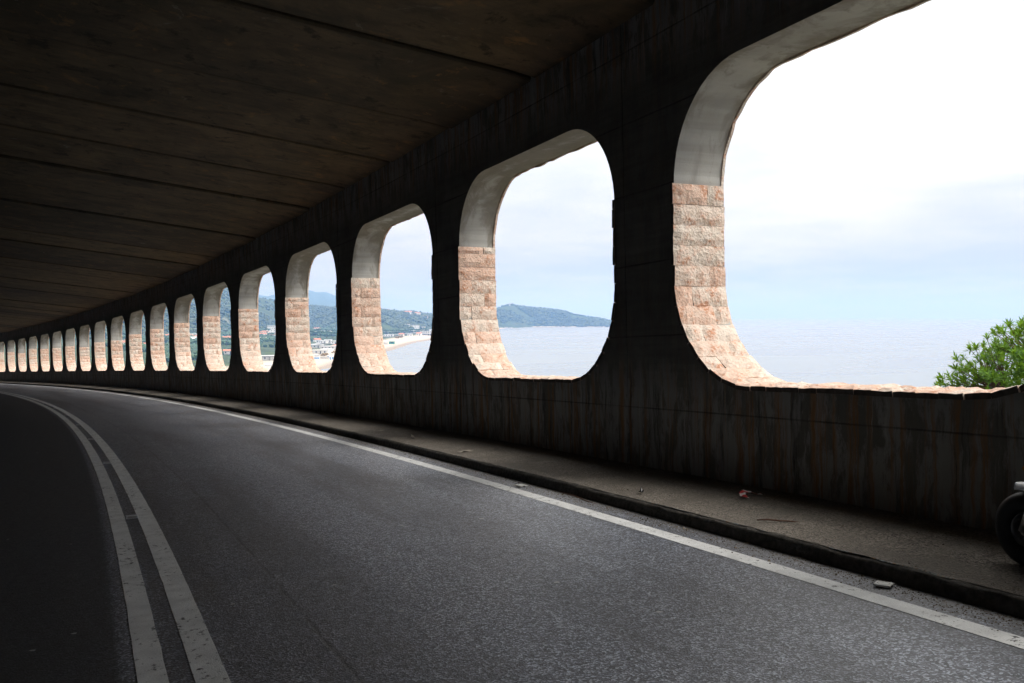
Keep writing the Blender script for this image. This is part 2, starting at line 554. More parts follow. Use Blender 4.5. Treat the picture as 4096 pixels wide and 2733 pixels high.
def m_land(nt, bs):
    g = node(nt, 'ShaderNodeNewGeometry')
    p = g.outputs['Position']
    sp = node(nt, 'ShaderNodeSeparateXYZ', {0: p})
    nz = node(nt, 'ShaderNodeSeparateXYZ', {0: g.outputs['Normal']}).outputs[2]
    n1 = noise(nt, p, .006, 7, .6, .5)
    n2 = noise(nt, p, .035, 6, .65)
    c = mixc(nt, ramp(nt, n2, [(.35, 0.), (.65, 1.)]), (.020, .035, .016), (.065, .090, .034))
    c = mixc(nt, ramp(nt, n1, [(.54, 0.), (.68, .40)]), c, (.10, .10, .05))
    rock = ramp(nt, math_(nt, 'SUBTRACT', nz, math_(nt, 'MULTIPLY_ADD', n2, .30, -.15)), [(.66, 1.), (.80, 0.)])
    rockc = mixc(nt, ramp(nt, noise(nt, p, .08, 6, .7), [(.35, 0.), (.65, 1.)]), (.20, .18, .16), (.42, .38, .34))
    c = mixc(nt, rock, c, rockc)
    z = math_(nt, 'ADD', sp.outputs[2], math_(nt, 'MULTIPLY_ADD', n2, 1.6, -.8))
    sand = ramp(nt, math_(nt, 'MULTIPLY_ADD', z, .1, 3.4), [(.22, 1.), (.27, 0.)])       # up to about 2.3 m above the sea
    wet = ramp(nt, math_(nt, 'MULTIPLY_ADD', sp.outputs[2], .1, 3.4), [(.045, 1.), (.08, 0.)])
    sc = mixc(nt, wet, (.42, .365, .29), (.26, .21, .165))
    c = mixc(nt, math_(nt, 'MULTIPLY', sand, ramp(nt, nz, [(.93, 0.), (.975, 1.)])), c, sc)
    setc(nt, bs, c, .95, spec=.1)


def m_leaf(nt, bs, a=(.03, .06, .02), b=(.09, .14, .04), scale=.8, trans=0.):
    r = node(nt, 'ShaderNodeNewGeometry').outputs['Random Per Island']
    n = noise(nt, worldpos(nt), scale, 4)
    f = ramp(nt, math_(nt, 'ADD', math_(nt, 'MULTIPLY', r, .6), math_(nt, 'MULTIPLY_ADD', n, .8, -.2)), [(.1, 0.), (.9, 1.)])
    c = mixc(nt, f, a, b)
    setc(nt, bs, c, .6, spec=.3)
    if trans:
        out = nt.nodes['Material Output']
        t = node(nt, 'ShaderNodeBsdfTranslucent', {'Color': mixc(nt, .5, c, (.30, .42, .03))})
        mx = node(nt, 'ShaderNodeMixShader', {0: trans, 1: bs.outputs[0], 2: t.outputs[0]})
        nt.links.new(mx.outputs[0], out.inputs[0])


def m_roof(nt, bs, col=(.42, .16, .09)):
    n = noise(nt, objc(nt), 1.5, 5)
    c = mixc(nt, ramp(nt, n, [(.35, 0.), (.65, 1.)]), tuple(x * .75 for x in col), tuple(x * 1.15 for x in col))
    setc(nt, bs, c, .85)


def m_tape(nt, bs):
    uv = uvz(nt)
    u = node(nt, 'ShaderNodeSeparateXYZ', {0: uv}).outputs[0]
    v = node(nt, 'ShaderNodeSeparateXYZ', {0: uv}).outputs[1]
    f = math_(nt, 'FRACT', math_(nt, 'ADD', math_(nt, 'MULTIPLY', u, 9.), math_(nt, 'MULTIPLY', v, 4.)))
    c = mixc(nt, math_(nt, 'GREATER_THAN', f, .5), (.62, .03, .03), (.75, .74, .72))
    setc(nt, bs, c, .35)


def m_stud(nt, bs):
    """white moulded block with a ring printed on its top"""
    p = objc(nt)
    sp = node(nt, 'ShaderNodeSeparateXYZ', {0: p})
    d = math_(nt, 'SQRT', math_(nt, 'ADD', math_(nt, 'POWER', sp.outputs[0], 2.), math_(nt, 'POWER', sp.outputs[1], 2.)))
    ring = ramp(nt, math_(nt, 'MULTIPLY', d, 10.), [(.34, 0.), (.37, .8), (.41, .8), (.44, 0.)])
    n = noise(nt, p, 30, 5)
    c = mixc(nt, ramp(nt, n, [(.3, .4), (.6, 0.)]), (.62, .62, .59), (.35, .34, .31))
    c = mixc(nt, ring, c, (.10, .10, .10))
    setc(nt, bs, c, .55)


asphalt = material('asphalt', m_asphalt)
paint = material('road_paint', m_paint)
footway_m = material('footway_grit', m_footway)
kerb_m = material('kerb_concrete', m_kerb)
wall_m = material('sooty_concrete', m_wall)
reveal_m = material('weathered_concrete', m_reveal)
stone_m = material('pink_limestone', m_stone)
ceil_m = material('stained_ceiling', m_ceiling)
sea_m = material('sea_water', m_sea)
land_m = material('coastal_land', m_land)
wood_m = material('far_foliage', m_leaf, a=(.016, .030, .016), b=(.060, .085, .032), scale=.03)
pine_m = material('pine_foliage', m_leaf, a=(.012, .040, .016), b=(.045, .095, .030), scale=.2)
spurge_m = material('spurge_leaf', m_leaf, a=(.03, .12, .010), b=(.17, .36, .03), scale=5., trans=.42)
autumn_m = material('rusty_foliage', m_leaf, a=(.10, .06, .015), b=(.24, .15, .03), scale=.3)
bark_m = material('bark', m_plain, col=(.10, .065, .045), rough=.9, var=.3)
render_w = material('white_render', m_plain, col=(.64, .63, .61), rough=.85, var=.06, scale=.4)
render_c = material('cream_render', m_plain, col=(.66, .58, .47), rough=.85, var=.08, scale=.4)
render_g = material('grey_render', m_plain, col=(.45, .44, .42), rough=.85, var=.08, scale=.4)
flat_roof_m = material('pale_flat_roof', m_plain, col=(.58, .575, .56), rough=.8, var=.08, scale=.3)
tile_m = material('clay_tiles', m_roof)
green_m = material('green_boards', m_plain, col=(.03, .20, .15), rough=.6)
blue_m = material('blue_paint', m_plain, col=(.04, .24, .55), rough=.5)
glass_m = material('dark_window', m_plain, col=(.03, .035, .04), rough=.15)
tyre_m = material('tyre_rubber', m_plain, col=(.010, .010, .011), rough=.55, spec=.4)
metal_m = material('brushed_metal', m_plain, col=(.55, .55, .56), rough=.3, metal=1.)
alloy_m = material('dark_alloy', m_plain, col=(.16, .16, .165), rough=.35, metal=1.)
silver_m = material('silver_paint', m_plain, col=(.82, .85, .89), rough=.22, var=.03)
black_m = material('black_plastic', m_plain, col=(.018, .018, .02), rough=.45)
lens_m = material('amber_lens', m_plain, col=(.6, .25, .03), rough=.2)
red_m = material('red_lens', m_plain, col=(.5, .02, .02), rough=.2)
card_m = material('cardboard', m_plain, col=(.22, .195, .16), rough=.9)
chip_m = material('pale_stone_chip', m_plain, col=(.42, .42, .42), rough=.8)
grit_m = material('grit', m_leaf, a=(.07, .055, .04), b=(.26, .21, .155), scale=6.)
twig_m = material('dry_twig', m_plain, col=(.11, .055, .035), rough=.85)
stud_m = material('stud_white', m_stud)
tape_m = material('barrier_tape', m_tape)
roadlight_m = material('pale_coast_asphalt', m_plain, col=(.26, .26, .255), rough=.85, scale=.05)
rock_m = material('sooty_rock', m_plain, col=(.045, .042, .037), rough=.9, var=.4, scale=.8)
dark_end_m = material('dark_stone_end', m_plain, col=(.10, .085, .07), rough=.9, var=.4, scale=12.)  # darker colour for the inner end faces of the lining stones
soil_m = material('slope_scrub', m_leaf, a=(.03, .045, .018), b=(.11, .10, .05), scale=.5)

# ------------------------------------------------------------------ road, markings, kerb, footway
us = np.concatenate([np.linspace(1.12, 11.3, 24)])
road = link('road', sweep('road', [(u, float(road_h(u))) for u in us], SMIN, SMAX, .5), asphalt)
road.data.flip_normals()
tag(road, kind='structure')


def marking(name, uc, w, dz=.0035):
    ss = np.arange(SMIN, SMAX, .25)
    us_ = [uc - w / 2, uc + w / 2]
    rag = .0012
    v = np.stack([P3(ss, u + rng.normal(0, rag, len(ss)), road_h(u) + dz) for u in us_], 1).reshape(-1, 3)
    uv = np.stack([np.stack([ss, np.full(len(ss), u)], -1) for u in us_], 1).reshape(-1, 2)
    me = mesh(name, v, grid_faces(len(ss), 2), uv)
    me.flip_normals()
    o = link(name, me, paint, road)
    return o


marking('edge_line', UE, .165)
marking('centre_line', UR - .002, .168)
marking('centre_line', UL - .008, .152)
marking('edge_line', 9.85, .15)

# kerb and footway, the arris chipped and uneven
foot = sweep('footway', [(1.165, foot_h(1.165) + .002)] + [(u, foot_h(u)) for u in np.linspace(1.10, -.06, 9)], SMIN, SMAX, .25, rough=.0025)
tag(link('footway', foot, footway_m), kind='structure')
kb = sweep('kerb', [(1.225, -.05), (1.215, .03), (1.205, .085), (1.195, .112), (1.155, .1245)], SMIN, SMAX, .16, 'a', rough=.004)
kerb = tag(link('kerb', kb, kerb_m), kind='structure')

# ------------------------------------------------------------------ the sea wall with its openings
def outline(n=14, grow=0., zs=ZS, zt=ZT):
    """opening in (along, height), counter-clockwise from the middle of the sill"""
    W = OW / 2 + grow
    zs, zt = zs - grow, zt + grow
    rt, rb = RT + grow, RB + grow
    pts = []
    for cx, cz, r, a0 in ((W - rb, zs + rb, rb, -90), (W - rt, zt - rt, rt, 0), (-W + rt, zt - rt, rt, 90), (-W + rb, zs + rb, rb, 180)):
        for k in range(n + 1):
            a = R(a0 + 90 * k / n)
            pts.append((cx + r * math.cos(a), cz + r * math.sin(a)))
    out = []
    for i, p in enumerate(pts):                      # even out the straight runs
        q = pts[(i + 1) % len(pts)]
        d = math.hypot(q[0] - p[0], q[1] - p[1])
        m = max(1, int(round(d / .16)))
        for k in range(m):
            if d > 1e-6:
                out.append((p[0] + (q[0] - p[0]) * k / m, p[1] + (q[1] - p[1]) * k / m))
    return np.array(out)


ZB, ZTOP = -.35, 5.86
THK = .655
JOINT = .42                  # the vertical joint stands off the middle of each pier


def to_rect(o, a, b):
    """push outline points out to the rectangle a..b x ZB..ZTOP"""
    c = np.array([0, (ZS + ZT) / 2])
    out = []
    for p in o:
        d = p - c
        t = []
        if d[0] > 1e-9: t.append((b - c[0]) / d[0])
        if d[0] < -1e-9: t.append((a - c[0]) / d[0])
        if d[1] > 1e-9: t.append((ZTOP - c[1]) / d[1])
        if d[1] < -1e-9: t.append((ZB - c[1]) / d[1])
        out.append(c + d * min(t))
    out = np.array(out)
    for corner in ((a, ZB), (b, ZB), (a, ZTOP), (b, ZTOP)):
        out[np.argmin(((out - corner) ** 2).sum(1))] = corner
    return out


def wall_u(z):
    return LEAN * (z - 2)


def bay_mesh(n):
    sc = S0 + (n - 1) * BAY
    o = outline(grow=.012)
    a, b = -BAY / 2 + JOINT + (.034 if n == 4 else .009), BAY / 2 + JOINT - (.034 if n == 3 else .009)
    rc = to_rect(o, a, b)
    N = len(o)
    rings = [o + (rc - o) * t for t in (0, .06, .25, .55, 1.)]
    v, uv, f, mi = [], [], [], []
    for rg_ in rings:
        v.append(P3(sc + rg_[:, 0], wall_u(rg_[:, 1]), rg_[:, 1]))
        uv.append(np.stack([sc + rg_[:, 0], rg_[:, 1]], -1))
    for k in range(len(rings) - 1):
        for i in range(N):
            j = (i + 1) % N
            f.append((k * N + i, k * N + j, (k + 1) * N + j, (k + 1) * N + i)); mi.append(0)
    base = len(rings) * N
    deps = (.0, .012, .2, .4, THK)                   # reveal, with a small arris
    for d in deps:
        g = o if d > .006 else outline(grow=.012)
        v.append(P3(sc + g[:, 0], wall_u(g[:, 1]) - d, g[:, 1]))
        uv.append(np.stack([sc + g[:, 0], np.full(N, d)], -1))
    for k in range(len(deps) - 1):
        for i in range(N):
            j = (i + 1) % N
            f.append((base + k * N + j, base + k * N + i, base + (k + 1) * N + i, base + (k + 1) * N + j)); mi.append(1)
    # sides and outer face
    ob = base + len(deps) * N
    v.append(P3(sc + rc[:, 0], wall_u(rc[:, 1]) - THK, rc[:, 1]))
    uv.append(np.stack([sc + rc[:, 0], rc[:, 1]], -1))
    rr = (len(rings) - 1) * N
    for i in range(N):
        j = (i + 1) % N
        f.append((rr + i, rr + j, ob + j, ob + i)); mi.append(0)
        lo = base + (len(deps) - 1) * N
        f.append((lo + j, lo + i, ob + i, ob + j)); mi.append(0)
    V = np.concatenate(v)
    ctr = P3(sc, 0, 0)
    me = mesh('wall_bay', V - ctr, f, np.concatenate(uv), mi=mi)
    me.materials.append(wall_m)
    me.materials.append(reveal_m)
    return me, ctr


wall = empty('arcade_wall', P3(S0, -.3, 0))
tag(wall, 'long curving concrete gallery wall pierced by tall rounded openings facing the sea', 'wall')
WL = Vector(wall.location)
N_LO, N_HI = -3, 21
bays = {}
for n in range(N_LO, N_HI + 1):
    me, ctr = bay_mesh(n)
    bays[n] = link('wall_bay', me, None, wall, Vector(ctr) - WL)

# a dark filler strip stands back in every joint between bays
v, f = [], []
for n in range(N_LO - 1, N_HI + 1):
    s = S0 + (n - 1) * BAY + BAY / 2 + JOINT
    w = .011 if n != 3 else .036
    o = len(v)
    for z in (ZB, ZTOP):
        for ds_, d in ((-w, .03), (w, .03), (w, THK - .02), (-w, THK - .02)):
            v.append(P3(s + ds_, wall_u(z) - d, z) - np.array(WL))
    f += [tuple(o + i for i in q) for q in ((0, 1, 5, 4), (1, 2, 6, 5), (2, 3, 7, 6), (3, 0, 4, 7))]
jf = link('joint_filler', mesh('joint_filler', v, f), black_m, wall)

# outer stone facing: a ragged rim that just shows past the concrete
for n in range(N_LO, N_HI + 1):
    sc = S0 + (n - 1) * BAY
    o = outline(grow=0)
    N = len(o)
    c = np.array([0, (ZS + ZT) / 2])
    nrm = (o - c) / np.linalg.norm(o - c, axis=1)[:, None]
    rag = np.interp(np.arange(N), np.arange(0, N, 1.0), rng.uniform(-.016, .014, N))
    lowm = np.clip((3.45 - o[:, 1]) / .1, 0, 1)
    oi = o - nrm * ((.002 + rag) * (1 - lowm) - .02 * lowm)[:, None]
    rc = to_rect(o, -BAY / 2 + JOINT, BAY / 2 + JOINT)
    v, f = [], []
    for ring, d in ((oi, THK + .003), (oi + nrm * .004, THK + .042), (rc, THK + .042)):
        v.append(P3(sc + ring[:, 0], wall_u(ring[:, 1]) - d, ring[:, 1]) - np.array(WL))
    v.append(P3(sc + (o + nrm * .05)[:, 0], wall_u(o[:, 1]) - THK - .003, (o + nrm * .05)[:, 1]) - np.array(WL))
    for k, l in ((0, 1), (1, 2), (3, 0)):
        for i in range(N):
            j = (i + 1) % N
            f.append((k * N + j, k * N + i, l * N + i, l * N + j))
    link('outer_facing', mesh('outer_facing', np.concatenate(v), f), stone_m, wall)

# ---- the rock-faced stones lining the lower part of each opening
COURSE = .2345
LONGW, SHORTW = .487, .236
GAP = .0015


def stone_verts(w, l, nx, ny, seed, amp=.020):
    """block lying in local x (across the wall), y (along the opening), front face up z; edges pitched back"""
    rs = np.random.default_rng(seed)
    xs = np.linspace(-w / 2, w / 2, nx + 1)
    ys = np.linspace(-l / 2, l / 2, ny + 1)
    v, f = [], []
    for i, x in enumerate(xs):
        for j, y in enumerate(ys):
            rim = i in (0, nx) or j in (0, ny)
            z = rs.uniform(-.013, -.003) if rim else rs.uniform(.0, amp)
            jx = 0 if i in (0, nx) else rs.uniform(-.2, .2) * w / nx
            jy = 0 if j in (0, ny) else rs.uniform(-.2, .2) * l / ny
            ex = 0 if 0 < i < nx else (rs.uniform(-.002, .003) if i == 0 else rs.uniform(-.001, .001))
            ey = rs.uniform(-.0015, .0005) * np.sign(y) if j in (0, ny) else 0
            v.append((x + jx + ex, y + jy + ey, z))
    f += [q[::-1] for q in grid_faces(nx + 1, ny + 1)]
    per = [i * (ny + 1) for i in range(nx + 1)] + [nx * (ny + 1) + j for j in range(1, ny + 1)] + \
          [i * (ny + 1) + ny for i in range(nx - 1, -1, -1)] + [j for j in range(ny - 1, 0, -1)]
    b = len(v)
    for k in per:
        v.append((v[k][0], v[k][1], -.055))
    m = len(per)
    for k in range(m):
        k2 = (k + 1) % m
        f.append((per[k], b + k, b + k2, per[k2]))
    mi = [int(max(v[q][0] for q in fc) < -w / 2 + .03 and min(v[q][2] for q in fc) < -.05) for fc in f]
    return np.array(v), f, mi


STONES = {}
for kind, w, nx in (('long', LONGW, 5), ('short', SHORTW, 3), ('whole', LONGW + SHORTW, 7)):
    for hk, l in (('full', COURSE - GAP), ('half', .118)):
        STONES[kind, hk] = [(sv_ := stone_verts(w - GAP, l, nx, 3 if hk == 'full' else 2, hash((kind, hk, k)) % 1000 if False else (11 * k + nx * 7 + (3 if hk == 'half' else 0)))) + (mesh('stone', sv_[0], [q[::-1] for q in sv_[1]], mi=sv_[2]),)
                            for k in range(7)]
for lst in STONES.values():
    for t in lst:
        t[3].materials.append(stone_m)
        t[3].materials.append(dark_end_m)

TOPZ = {1: 3.527, 2: 3.544, 3: 3.531, 4: 3.486, 5: 3.50, 6: 3.547, 7: 3.542, 8: 3.50, 9: 3.42, 10: 3.235, 11: 3.29,
        12: 3.08, 13: 3.306, 14: 3.305, 15: 3.367, 16: 3.51, 17: 3.18, 18: 3.434}
HALF = {2, 4, 5, 16, 18}
PROUD = .020


def path_side(t):
    """far side of the lining, t metres down from the springing height zs+rb; returns along, height, tangent angle"""
    W = OW / 2
    if t <= 0:
        return W, ZS + RB - t, -90.
    q = t / RB
    if q < math.pi / 2:
        return W - RB + RB * math.cos(q), ZS + RB - RB * math.sin(q), -90. - math.degrees(q)
    d = t - RB * math.pi / 2
    return W - RB - d, ZS, -180.


T_TOP = lambda n: -(TOPZ.get(n, 3.5) - (ZS + RB))
T_ARC = RB * math.pi / 2
T_MID = T_ARC + OW / 2 - RB
bulk_v, bulk_f, bulk_m = [], [], []
n_ind = 0


def put_stone(n, t, side, kind, hk, uc, var, individual):
    """one block at t along the lining; side +1 far jamb, -1 near jamb"""
    global n_ind
    al, z, ang = path_side(t)
    sc = S0 + (n - 1) * BAY
    s = sc + side * al
    a = R(ang)
    h = heading(s)
    T = Vector((-math.sin(h), math.cos(h), 0))
    U = Vector((math.cos(h), math.sin(h), 0))            # towards the sea
    d = T * (side * math.cos(a)) + Vector((0, 0, math.sin(a)))
    # slope of the sill follows the road
    g = float(np.interp(s + .5, _s, _z) - np.interp(s - .5, _s, _z))
    d = (d + Vector((0, 0, g * side * math.cos(a)))).normalized()
    nrm = U.cross(d)
    cen = Vector(P3(sc, 0, (ZS + ZT) / 2)) - Vector(P3(s, 0, z))
    if nrm.dot(cen) < 0:
        nrm = -nrm
    X = U
    Y = nrm.cross(X)
    p = Vector(P3(s, wall_u(z) - uc, z)) + nrm * (PROUD - .012 + random.uniform(-.006, .006))
    M = Matrix((X, Y, nrm)).transposed().to_4x4()
    M.translation = p
    sv_, sf_, smi, me = STONES[kind, hk][var % 7]
    if individual:
        o = link('stone', me, None, bays[n])
        o.matrix_parent_inverse = Matrix.Identity(4)
        o.matrix_basis = Matrix.Translation(-(WL + bays[n].location)) @ M
        n_ind += 1
    else:
        A = np.array(M)
        w = sv_ @ A[:3, :3].T + A[:3, 3] - np.array(WL)
        b = sum(len(q) for q in bulk_v)
        bulk_v.append(w)
        bulk_f.extend(tuple(i + b for i in q[::-1]) for q in sf_)
        bulk_m.extend(smi)


IN_EDGE = -.028                                            # the stones overhang the inner face a little
for n in range(N_LO, N_HI + 1):
    for side in (1, -1):
        t = T_TOP(n)
        k = 0 if side > 0 else 1
        first = True
        while t < T_MID - .02:
            hk = 'half' if (first and n in HALF) else 'full'
            l = .124 if hk == 'half' else COURSE
            tc_ = t + l / 2
            ind = 1 <= n and side > 0 and (n <= 9 and tc_ < T_ARC + .05 or n <= 2)
            if 1 <= n <= 2 and side < 0 and tc_ > T_ARC: ind = True
            if n_ind >= 299: ind = False
            inner_long = k % 2 == 0
            a0 = IN_EDGE + random.uniform(-.008, .01)
            ws = (LONGW, SHORTW) if inner_long else (SHORTW, LONGW)
            q = random.random()
            if q < .22:
                ws = (LONGW + SHORTW,)
            for w in ws:
                put_stone(n, tc_, side, 'long' if w == LONGW else 'short' if w == SHORTW else 'whole', hk, a0 + w / 2, random.randrange(7), ind)
                a0 += w
            t += l
            k += 1
            first = False
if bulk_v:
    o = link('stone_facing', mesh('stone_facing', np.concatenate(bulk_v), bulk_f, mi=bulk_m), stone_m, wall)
    o.data.materials.append(dark_end_m)
    tag(o, kind='stuff')

# ------------------------------------------------------------------ roof, its slabs, the inland wall
SL = .115


def ceil_h(u):
    return 5.70 + SL * (u - .1)


rp = [(-.95, ceil_h(-.75) + .27), (-.95, ceil_h(-.75) + .75), (12.2, ceil_h(12.2) + .75), (12.2, ceil_h(12.2) + .26), (-.95, ceil_h(-.75) + .27)]
roof = tag(link('ceiling', sweep('ceiling', rp, SMIN, SMAX, 1.0, smooth=False), ceil_m), kind='structure')
STEP = BAY / 2
k0 = int(math.floor((SMIN - 12.55) / STEP))
for k in range(k0, int((SMAX - 12.55) / STEP)):
    sa, sb = 12.55 + k * STEP + .05, 12.55 + (k + 1) * STEP - .05
    ss = np.array([sa, sa + .03, sa + 1.0, sa + 2.0, sb - .03, sb])
    uu = np.concatenate([[.04, .10], np.linspace(.5, 11.4, 14)])
    dz = random.uniform(-.03, .03)
    tilt = random.uniform(-.004, .004)
    v, uv = [], []
    for i, s in enumerate(ss):
        for j, u in enumerate(uu):
            e = .03 if i in (0, len(ss) - 1) else 0
            fil = -.045 * math.exp(-(u - .04) / .10)
            sag = -.006 * math.sin(math.pi * (u / 11.4)) + .004 * mnoise.noise(Vector((s * .7, u * .7, k)))
            v.append(P3(s, u, ceil_h(u) + dz + tilt * u * .3 + e + fil + sag))
            uv.append((s, u))
    n1 = len(v)
    for i, s in enumerate(ss):
        for j, u in enumerate(uu):
            v.append(P3(s, u, ceil_h(u) + .25)); uv.append((s, u))
    ni, nj = len(ss), len(uu)
    f = grid_faces(ni, nj) + grid_faces(ni, nj, n1, True)
    for i in range(ni - 1):
        for j in (0, nj - 1):
            a = i * nj + j
            f.append((a, a + nj, a + nj + n1, a + n1))
    for j in range(nj - 1):
        for i in (0, ni - 1):
            a = i * nj + j
            f.append((a, a + 1, a + 1 + n1, a + n1))
    ctr = P3((sa + sb) / 2, 5, 6)
    link('ceiling_slab', mesh('ceiling_slab', np.array(v) - ctr, f, uv), ceil_m, roof, ctr)

iw = sweep('inland_wall', [(11.25, -.45), (11.25, 7.35), (12.1, 7.35), (12.1, -.45)], SMIN, SMAX, 1.0, 'h', smooth=False)
tag(link('inland_wall', iw, rock_m), 'tall dark concrete retaining wall along the inland lane', 'wall')

# ------------------------------------------------------------------ sea and land
def sheet(name, half, z, mat):
    return link(name, mesh(name, [(-half, -half, z), (half, -half, z), (half, half, z), (-half, half, z)], [(0, 1, 2, 3)]), mat)


tag(sheet('sea', 30000, SEA, sea_m), kind='structure')

# coast in the bay frame: how far right (X) the land reaches at distance D
CD = np.array([60, 150, 300, 450, 600, 760, 919, 1132, 1283, 1376, 1700, 2100, 2617, 2850, 3003, 3050, 3120, 3400, 3900, 5200])
CX = np.array([-18, -48, -75, -100, -122, -127, -124, -129, -125, -120, -108, -75, -25, 10, 65, 330, 410, 330, 150, -500])
# the ridge behind: height profile and depths, by bearing
RX = np.array([-900, 0, 300, 600, 700, 800, 910, 960, 1042, 1100, 1160, 1245, 1345, 1400, 1532, 1591, 1644, 1711, 1800, 1900, 1997, 2048, 2076, 2129, 2203, 2257, 2299, 2342, 2384, 2442, 2500, 2540])
RY = np.array([1010, 1060, 1072, 1085, 1095, 1112, 1151, 1180, 1195, 1207, 1222, 1229, 1235, 1239, 1243, 1250, 1250, 1261, 1262, 1243, 1230, 1221, 1229, 1233, 1239, 1247, 1261, 1266, 1273, 1287, 1307, 1318])
FX = np.array([-900, 400, 800, 1042, 1245, 1400, 1532, 1726, 1900, 2012, 2129, 2300, 2437, 2540])
FD = np.array([700, 1250, 1500, 1900, 2300, 1900, 1620, 2000, 2450, 2660, 3005, 3040, 3060, 3110])
GD = np.array([1500, 2300, 2500, 2900, 3100, 2800, 2650, 2850, 3200, 3300, 3350, 3330, 3250, 3180])


def fbm(p, oct=5, h=.9):
    return mnoise.fractal(Vector(p), h, 2.0, oct)


def land_z(D, pxl):
    X = DX(D, pxl)
    xc = np.interp(D, CD, CX)
    d = xc - X                                            # metres inland of the waterline
    sx = X * .02
    d += 6 * mnoise.noise(Vector((sx, D * .008, 3.)))
    if d < 0:
        base = SEA - 1 + max(d, -300) * .02
    elif d < 70:
        base = SEA - .1 + 2.8 * (d / 70) ** .8
    else:
        base = SEA + 2.7 + 2.0 * min(1, (d - 70) / 200)
    fd = np.interp(pxl, FX, FD)
    gd = np.interp(pxl, FX, GD)
    top = (1265 - np.interp(pxl, RX, RY)) / 3712. * gd + CAM_Z
    q = (D - fd) / (gd - fd)
    if q > 0:
        rough = fbm((X * .004, D * .004, 1.3), 6)
        if q <= 1:
            e = math.sin(q * math.pi / 2) ** (1.15 if pxl > 1990 else 1.0)
            cliff = .10 * math.sin(q * 9 + rough * 2.5) * (1 - q) if pxl < 1250 else 0
            hill = (e + cliff * q) * (top - base)
            hill += rough * 26 * q * (1 - q)
        else:
            hill = (top - base) * max(0, 1 - (q - 1) * .9)
        base = base + max(hill, 0) * (1 if d > -5 else max(0, 1 + (d + 5) / 25.))
    return base, d


pxs = np.linspace(-900, 2600, 330)
Ds = np.concatenate([np.geomspace(60, 700, 30)[:-1], np.geomspace(700, 4600, 190)])
v = []
for D in Ds:
    for p in pxs:
        xy = bayxy(D, DX(D, p))
        v.append((xy[0], xy[1], land_z(D, p)[0]))
land = tag(link('land', mesh('land', v, grid_faces(len(Ds), len(pxs), flip=True), smooth=True), land_m), kind='structure')

# the far mountains across the plain
MX = np.array([-600, 300, 700, 900, 1000, 1042, 1071, 1100, 1180, 1243, 1270, 1301, 1323, 1346, 1400, 1450, 1520, 1600])
MY = np.array([1100, 1090, 1120, 1165, 1178, 1182, 1188, 1180, 1156, 1164, 1172, 1170, 1177, 1187, 1207, 1226, 1248, 1275])
v = []
md = np.linspace(0, 1.6, 40)
mp = np.linspace(-600, 1600, 200)
for q in md:
    for p in mp:
        D = 5600 + 2400 * q
        top = (1265 - np.interp(p, MX, MY)) / 3712. * 8000 + 36
        e = math.sin(min(q, 1) * math.pi / 2) if q <= 1 else max(0, 1 - (q - 1) * 1.2)
        X = DX(D, p)
        hz_ = e * top + fbm((X * .0012, D * .0012, 7.), 6) * 60 * q * max(0, 1 - q)
        xy = bayxy(D, X)
        v.append((xy[0], xy[1], SEA - 1 + max(hz_, 0)))
tag(link('mountain', mesh('mountain', v, grid_faces(len(md), len(mp), flip=True), smooth=True), land_m), kind='structure')

# the steep slope falling away below the gallery
sp_ = [(-.68, -.42), (-2.0, -.62), (-4, -1.6), (-9, -6.), (-22, -17), (-44, -33.5), (-60, -38)]
slope = sweep('hillside', [(u, h) for u, h in sp_], SMIN, SMAX, 1.5, 'a')
vs_ = np.empty(len(slope.vertices) * 3)
slope.vertices.foreach_get('co', vs_)
vs_ = vs_.reshape(-1, 3)
for i, p in enumerate(vs_):
    if p[2] < -2:
        vs_[i, 2] += 1.2 * mnoise.noise(Vector(p * .2))
slope.vertices.foreach_set('co', vs_.ravel())
tag(link('hillside', slope, soil_m), kind='structure')


# ------------------------------------------------------------------ vegetation
def ico(sub=1):
    bm = bmesh.new()
    bmesh.ops.create_icosphere(bm, subdivisions=sub, radius=1)
    v = np.array([q.co[:] for q in bm.verts])
    f = [tuple(x.index for x in q.verts) for q in bm.faces]
    bm.free()
    return v, f


IV, IF = ico(1)


def land_height(D, X):
    return land_z(D, 2048 + 3712. * X / D)


def blobs(name, items, mat):
    """items: (x,y,z,rx,rz) lumpy crowns joined into one mesh"""
    vv, ff = [], []
    for k, (x, y, z, rx, rz) in enumerate(items):
        a = rng.uniform(0, 6.28)
        c, s = math.cos(a), math.sin(a)
        q = IV * (1 + rng.uniform(-.28, .28, (len(IV), 1))) * np.array([rx, rx * rng.uniform(.8, 1.2), rz])
        q = np.stack([q[:, 0] * c - q[:, 1] * s, q[:, 0] * s + q[:, 1] * c, q[:, 2]], -1) + np.array([x, y, z])
        vv.append(q)
        ff.extend(tuple(i + k * len(IV) for i in t) for t in IF)
    return mesh(name, np.concatenate(vv), ff)


hillw, plainw = [], []
while len(hillw) < 9000:
    p = rng.uniform(300, 2530)
    if p < 560 or 1160 < p < 1240: 
        if rng.random() < .7: continue
    fd, gd = np.interp(p, FX, FD), np.interp(p, FX, GD)
    q = rng.uniform(-.02, 1.06) ** 1.0
    D = fd + (gd - fd) * q
    z, d = land_z(D, p)
    if d < 22: continue
    den = mnoise.noise(Vector((DX(D, p) * .006, D * .004, 9.)))
    if den < -.28 + .25 * rng.random(): continue
    if p < 1120 and q > .35 and rng.random() < .72: continue         # bare rock on the mountain
    xy = bayxy(D, DX(D, p))
    r = rng.uniform(2.2, 5.0) * (1.25 if rng.random() < .12 else 1)
    hillw.append((xy[0], xy[1], z + r * .35, r, r * rng.uniform(.7, 1.1)))
tag(link('woodland', blobs('woodland', hillw, wood_m), wood_m), 'dense scrub and woodland covering the far hills', 'woodland', kind='stuff')
